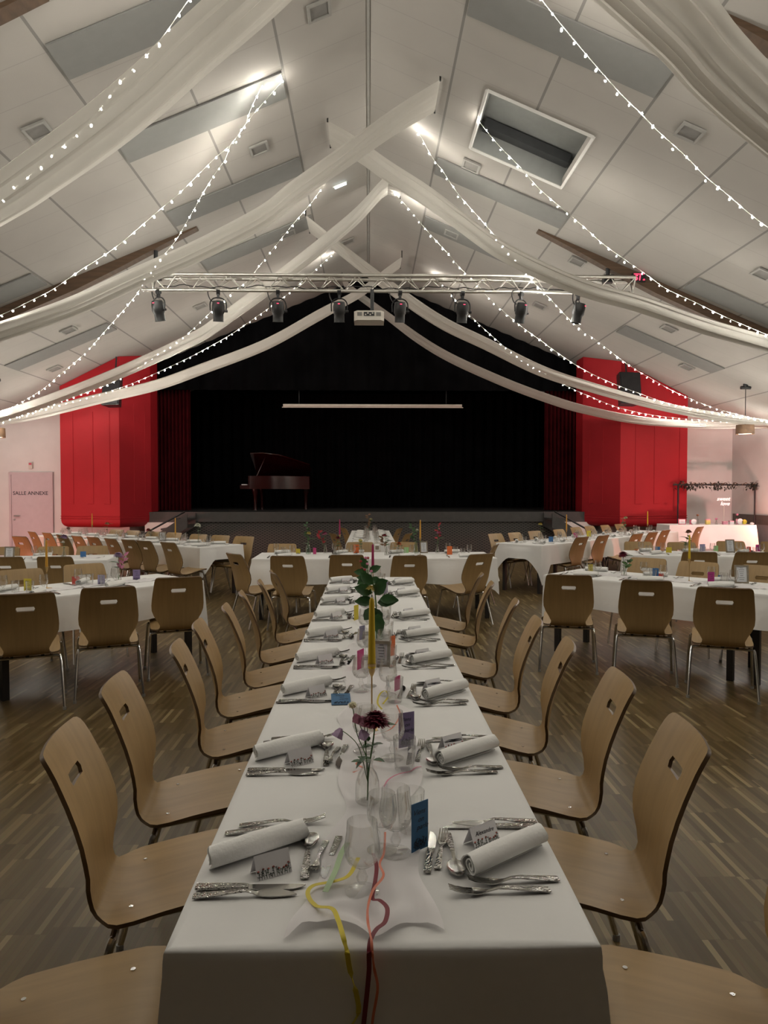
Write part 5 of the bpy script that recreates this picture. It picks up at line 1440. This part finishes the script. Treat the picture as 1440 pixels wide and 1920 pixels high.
vs_ = [('flask', 222, 1089, 222, 1040, 'lavender', .060, 'ball', 'lavender bloom on the left front table'), ('flask', 120, 1046, 120, 1006, 'lavender', .065, 'ball', 'mauve bloom on the left middle table'),
       ('flask', 372, 1022, 371, 984, 'whiteb', .07, 'daisy', 'pale white bloom at the right end of the left rear table'), ('flask', 201, 1005, 201, 981, 'peach', .06, 'ball', 'pale bloom before the left red column'), ('flask', 283, 1008, 278, 993, 'redb', .06, 'ball', 'dark red bloom on the left rear table'),
       ('flask', 130, 1001, 128, 990, 'redb', .06, 'ball', 'red bloom at the far end of the left rear table'),
       ('bottle', 578, 1039, 579, 999, 'yellowb', .045, 'daisy', 'yellow bloom in the bottle on the cross table'), ('flask', 610, 1037, 609, 1000, 'pinkb', .05, 'ball', 'pink blooms on the cross table'), ('flask', 628, 1039, 634, 1008, 'burgundy', .045, 'daisy', 'dark red flat bloom on the cross table'),
       ('flask', 725, 1041, 721, 1003, 'redb', .045, 'ball', 'red and white blooms right of the centre, cross table'), ('flask', 746, 1037, 748, 1019, 'orangeb', .055, 'daisy', 'orange bloom on the cross table'), ('bottle', 780, 1037, 782, 993, 'whiteb', .035, 'daisy', 'white daisy in greenery beside the amber candle, cross table'),
       ('flask', 820, 1037, 823, 998, 'pinkb', .05, 'ball', 'pink round bloom at the right of the cross table'), ('flask', 692, 1012, 695, 973, 'cream', .045, 'daisy', 'cream bloom on the stage-side centre table'), ('flask', 678, 1038, 676, 1014, 'yellowb', .035, 'ball', 'small yellow blooms beside the magenta candle, cross table'),
       ('flask', 1170, 1080, 1168, 1039, 'burgundy', .065, 'daisy', 'burgundy bloom on the right front table'), ('flask', 1284, 1036, 1291, 996, 'rust', .06, 'daisy', 'rust coloured bloom on the right middle table'), ('flask', 1014, 1010, 1013, 982, 'yellowb', .055, 'daisy', 'pale yellow bloom on the right rear table'),
       ('flask', 1172, 1002, 1173, 970, 'cream', .055, 'ball', 'greenish cream bloom before the right red column')]
for k, (vk, px, py, bx_, by_, col, r, kind, lb) in enumerate(vs_):
    p = on(px, py)
    vase(vk, p, 'glass vase holding the ' + lb, 1.05)
    top = at_y(bx_, by_, p.y)
    flower(p, top, col, r * .8, lb, kind, 3, k, 'leaf', .10)
# filler sprigs in some of the vases
for k, (px, py, x2, y2, m_, lb) in enumerate([(222, 1089, 233, 1042, 'fl_pinkb', 'pink airy sprig beside the lavender bloom, left front table'), (578, 1039, 575, 983, 'leaf', 'tall green sprig in the bottle on the cross table'), (610, 1037, 598, 998, 'fl_redb', 'pink feathery sprig leaning left on the cross table'),
        (780, 1037, 772, 986, 'leaf', 'green sprig beside the amber candle of the cross table'), (820, 1037, 822, 985, 'fl_redb', 'dark pink feathery sprig at the right of the cross table'), (692, 1012, 690, 965, 'brown', 'dark dried sprig on the stage-side centre table'),
        (725, 1041, 716, 1006, 'brown', 'dark branching sprig right of the centre, cross table'), (1284, 1036, 1293, 1008, 'olive', 'olive leafy sprig on the right middle table'), (1170, 1080, 1178, 1052, 'stem', 'green sprig beside the burgundy bloom, right front table'), (1172, 1002, 1168, 975, 'olive', 'olive sprig before the right red column')]):
    p = on(px, py); q = at_y(x2, y2, p.y); rn = random.Random(k)
    t = thing('foliage_sprig', lb, 'foliage', (p.x, p.y, p.z + .012)); h = q - Vector(t.location)
    part('stem', MB().tube(bez([(0, 0, 0), h * .5, h], 3), .002, 5), M['stem'] if m_ != 'brown' else M['brown'], t)
    for j_ in range(9):
        f = .45 + .55 * j_ / 8; a = rn.uniform(0, 6.3)
        part('leaf', leaf_mb(h * f, (math.cos(a), math.sin(a) * .6, rn.uniform(.1, .8)), .055, .014, Vector((0, -1, .3))), M[m_], t)
# runners on the side tables
for tn in ('L1', 'R1', 'L2', 'R2'):
    t = T[tn]; n = 90
    def f(i, j):
        s = .1 + (t['L'] - .2) * i / (n - 1); w = t['W'] / 2 + .03 * math.sin(s * 5) + .20 * (j / 8 - .5)
        p = t['A'] + t['u'] * s + t['v'] * w
        return (p.x, p.y, ZT + .0015 + .016 * max(0, noise2(s * 24, w * 30, 3)) * .5)
    solo('table_runner', MB().grid(f, n, 9), M['runner'], 'crumpled white voile runner along the ' + t['label'], 'table runner')

# =================================================================== CANDY TABLE WITH GARLAND ARCH
GT = .85
tb = table((6.62, 15.45), (1, 0), 1.92, .68, 'candy table by the back wall', 'G', .52, .55, .1, 12, top=GT)
gz = GT + .0016
og = lambda px, py=980: Vector((at_y(px, py, 15.7).x, 15.7, gz))
fr_ = thing('garland_arch', 'black pipe arch with a dark leafy garland behind the candy table', 'arch', (7.9, 16.42, 0))
AZ = at_y(1340, 909, 16.42).z; ax0 = at_y(1271, 950, 16.42).x - 7.9; ax1 = at_y(1415, 950, 16.42).x - 7.9
for x in (ax0, ax1):
    part('post', MB().tube([(x, 0, 0), (x, 0, AZ)], .018, 8), M['black_metal'], fr_)
    part('foot', MB().box((x, 0, .01), (.10, .44, .02)), M['black_metal'], fr_, smooth=False)
part('crossbar', MB().tube([(ax0 - .12, 0, AZ), (ax1 + .05, 0, AZ)], .018, 8), M['black_metal'], fr_)
gl_ = thing('leaf_garland', 'dark leafy garland wound along the pipe arch crossbar', 'garland', (7.9, 16.42, AZ))
rn = random.Random(4); pts = []
for k in range(40):
    x = ax0 - .1 + (ax1 - ax0 + .14) * k / 39; pts.append((x, .025 * math.sin(k * 1.3), .02 + .03 * math.cos(k * 1.3)))
part('vine', MB().tube(pts, .008, 5), M['brown'], gl_)
lv = MB()
for k in range(330):
    x = rn.choice((rn.uniform(ax0 - .1, ax1 + .02), rn.gauss(ax0 + 1.0, .16), rn.gauss(ax1 - .02, .07), rn.gauss(ax0 + .3, .14))); x = max(ax0 - .12, min(ax1 + .12, x))
    d = Vector((rn.uniform(-1, 1), rn.uniform(-1, 1), rn.uniform(-1, .6)))
    m2 = leaf_mb(Vector((x, rn.uniform(-.05, .05), rn.uniform(-.10, .06))), d, rn.uniform(.05, .085), .020)
    lv.add(m2.v, m2.f)
lo = part('leaves', lv, M['garland'], gl_); lo['kind'] = 'stuff'
sg = at_y(1358, 945, 15.95)
t = thing('neon_sign', 'white script neon sign on a thin stand at the candy table', 'sign', (sg.x, 15.95, gz))
for tx, px, py, s in (('sweet', 1356, 935.5, .125), ('love', 1359, 944.5, .125)):
    q = at_y(px, py, 15.95); link('lettering', text_mesh(tx, s, M['neon'], .35, .004), t, (q.x - sg.x, 0, q.z - gz), (PI / 2, 0, 0))
part('stand', MB().tube([(0, .01, 0), (0, .01, at_y(1358, 947, 15.95).z - gz)], .006, 6), M['projector'], t)
part('base', MB().box((0, .01, .004), (.12, .10, .008)), M['projector'], t, smooth=False)
def gframe(px, w, h, lb, mframe, extra=0):
    p = og(px); t = thing('sign_frame', lb, 'frame', tuple(p)); t.rotation_euler = (-.14, 0, 0)
    part('panel', MB().box((0, 0, h / 2), (w, .012, h)), M[mframe], t, smooth=False)
    part('sheet', MB().box((0, -.008, h / 2), (w * .78, .004, h * .74)), M['card_white'], t, smooth=False)
    b = MB()
    for k in range(4): b.box((0, -.011, h * (.34 + .11 * k)), (w * (.36 + .1 * (k % 2)), .001, h * .03))
    part('printed_lines', b, M['pinkbox'], t, smooth=False)
gframe(1279, .17, .125, 'white framed sign at the left end of the candy table', 'rose')
def disc(px, r, m1, m2, lb, back):
    p = og(px); t = thing('round_sign', lb, 'sign', tuple(p))
    part('backing', MB().box((-.035, .03, back / 2), (r * 1.6, .02, back)), M[m1], t, smooth=False)
    part('plate', MB().tube([(.0, .0, r), (.0, .016, r)], r, 20), M[m2], t)
disc(1301, .06, 'rose', 'card_white', 'round white label on a red box, candy table', .10)
disc(1388, .065, 'pinkbox', 'card_white', 'round white sign at the right of the candy table', .12)
disc(1396, .055, 'card_white', 'card_yellow', 'round yellow sign at the right of the candy table', .09)
for px, w, h, m_, lb in ((1327, .09, .12, 'fl_yellowb', 'yellow and pink sweet box on the candy table'), (1359, .10, .07, 'pinkbox', 'left pink sweet box on the candy table'), (1371, .09, .08, 'card_white', 'white sweet box beside the pink one, candy table')):
    p = og(px); t = thing('sweet_box', lb, 'box', tuple(p)); part('body', MB().box((0, 0, h * .4), (w, .07, h * .8)), M[m_], t, smooth=False); part('lid', MB().box((0, 0, h * .9), (w * 1.06, .075, h * .2)), M['pinkbox'], t, smooth=False)
for px, bx_, by_, c, lb in ((1309, 1308, 966, 'rust', 'dried flower on the candy table, left'), (1343, 1343, 973, 'pinkb', 'pink bloom in the middle of the candy table'), (1379, 1382, 965, 'pinkb', 'pink blossom branch at the right of the candy table')):
    p = og(px); vase('flask', p, 'glass vase with the ' + lb, 1.1); flower(p, at_y(bx_, by_, 15.7), c, .03, lb, 'ball', 3, px, 'brown' if c == 'rust' else 'leaf', .05)
p = og(1410); solo('napkin_stack', MB().lathe([(0, 0), (.035, 0), (.045, .02), (.03, .04), (0, .045)], 12), M['napkin'], 'small white bundle at the right end of the candy table', 'napkin', loc=tuple(p))

# =================================================================== GRAND PIANO ON THE STAGE
PY = 19.2; pz = SZ
X0, X1 = at_y(458, 930, PY).x, at_y(583, 930, PY).x; pw = X1 - X0
t = thing('grand_piano', 'dark red lacquered grand piano with its lid raised on the stage', 'piano', ((X0 + X1) / 2, PY, pz))
K = pw / 1.75
out = [(-.62, -.70), (-.30, -.72), (.10, -.62), (.40, -.40), (.62, -.22), (.84, -.05), (.87, .25), (.80, .55), (.55, .70), (-.62, .72)]
out = [(x * K, y * K) for x, y in out]
zc0, zc1 = at_y(520, 917, PY).z - pz, at_y(520, 893.5, PY).z - pz
part('case', MB().prism(out, zc0, zc1), M['mahogany'], t)
part('keybed', MB().prism([(-.86 * K, -.70 * K), (-.60 * K, -.70 * K), (-.60 * K, .72 * K), (-.86 * K, .72 * K)], zc0, zc0 + .10), M['mahogany'], t, smooth=False)
part('keys', MB().box((-.76 * K, 0, zc0 + .112), (.15 * K, 1.24 * K, .02)), M['card_white'], t, smooth=False)
part('fallboard', MB().box((-.64 * K, 0, (zc0 + .1 + zc1) / 2), (.03, 1.38 * K, zc1 - zc0 - .1)), M['mahogany'], t, smooth=False)
zl = at_y(490, 853, PY).z - pz
lid = MB()
hinge_y = .72 * K; ang = math.asin(min(.9, (zl - zc1) / (1.42 * K)))
m_ = Matrix.Translation((0, hinge_y, zc1)) @ Matrix.Rotation(-ang, 4, 'X') @ Matrix.Translation((0, -hinge_y, 0))
lid.prism(out, .0, .025).xf(m_)
part('lid', lid, M['mahogany'], t)
part('prop', MB().tube([(-.45 * K, -.62 * K, zc1), tuple(m_ @ Vector((-.28 * K, -.45 * K, 0)))], .012, 6), M['mahogany'], t)
for x, y in ((-.50, -.55), (-.50, .58), (.72, .2)):
    part('leg', MB().lathe([(.05, 0), (.045, .04), (.04, .15), (.05, zc0 * .7), (.085, zc0 * .9), (.09, zc0)], 10), M['mahogany'], t, (x * K if y < 0 or x > 0 else x * K, y * K, 0))
part('pedal_lyre', MB().box((-.40 * K, 0, zc0 * .55), (.04, .18, zc0 * .9)), M['mahogany'], t, smooth=False)
CN.done(); CF.done()
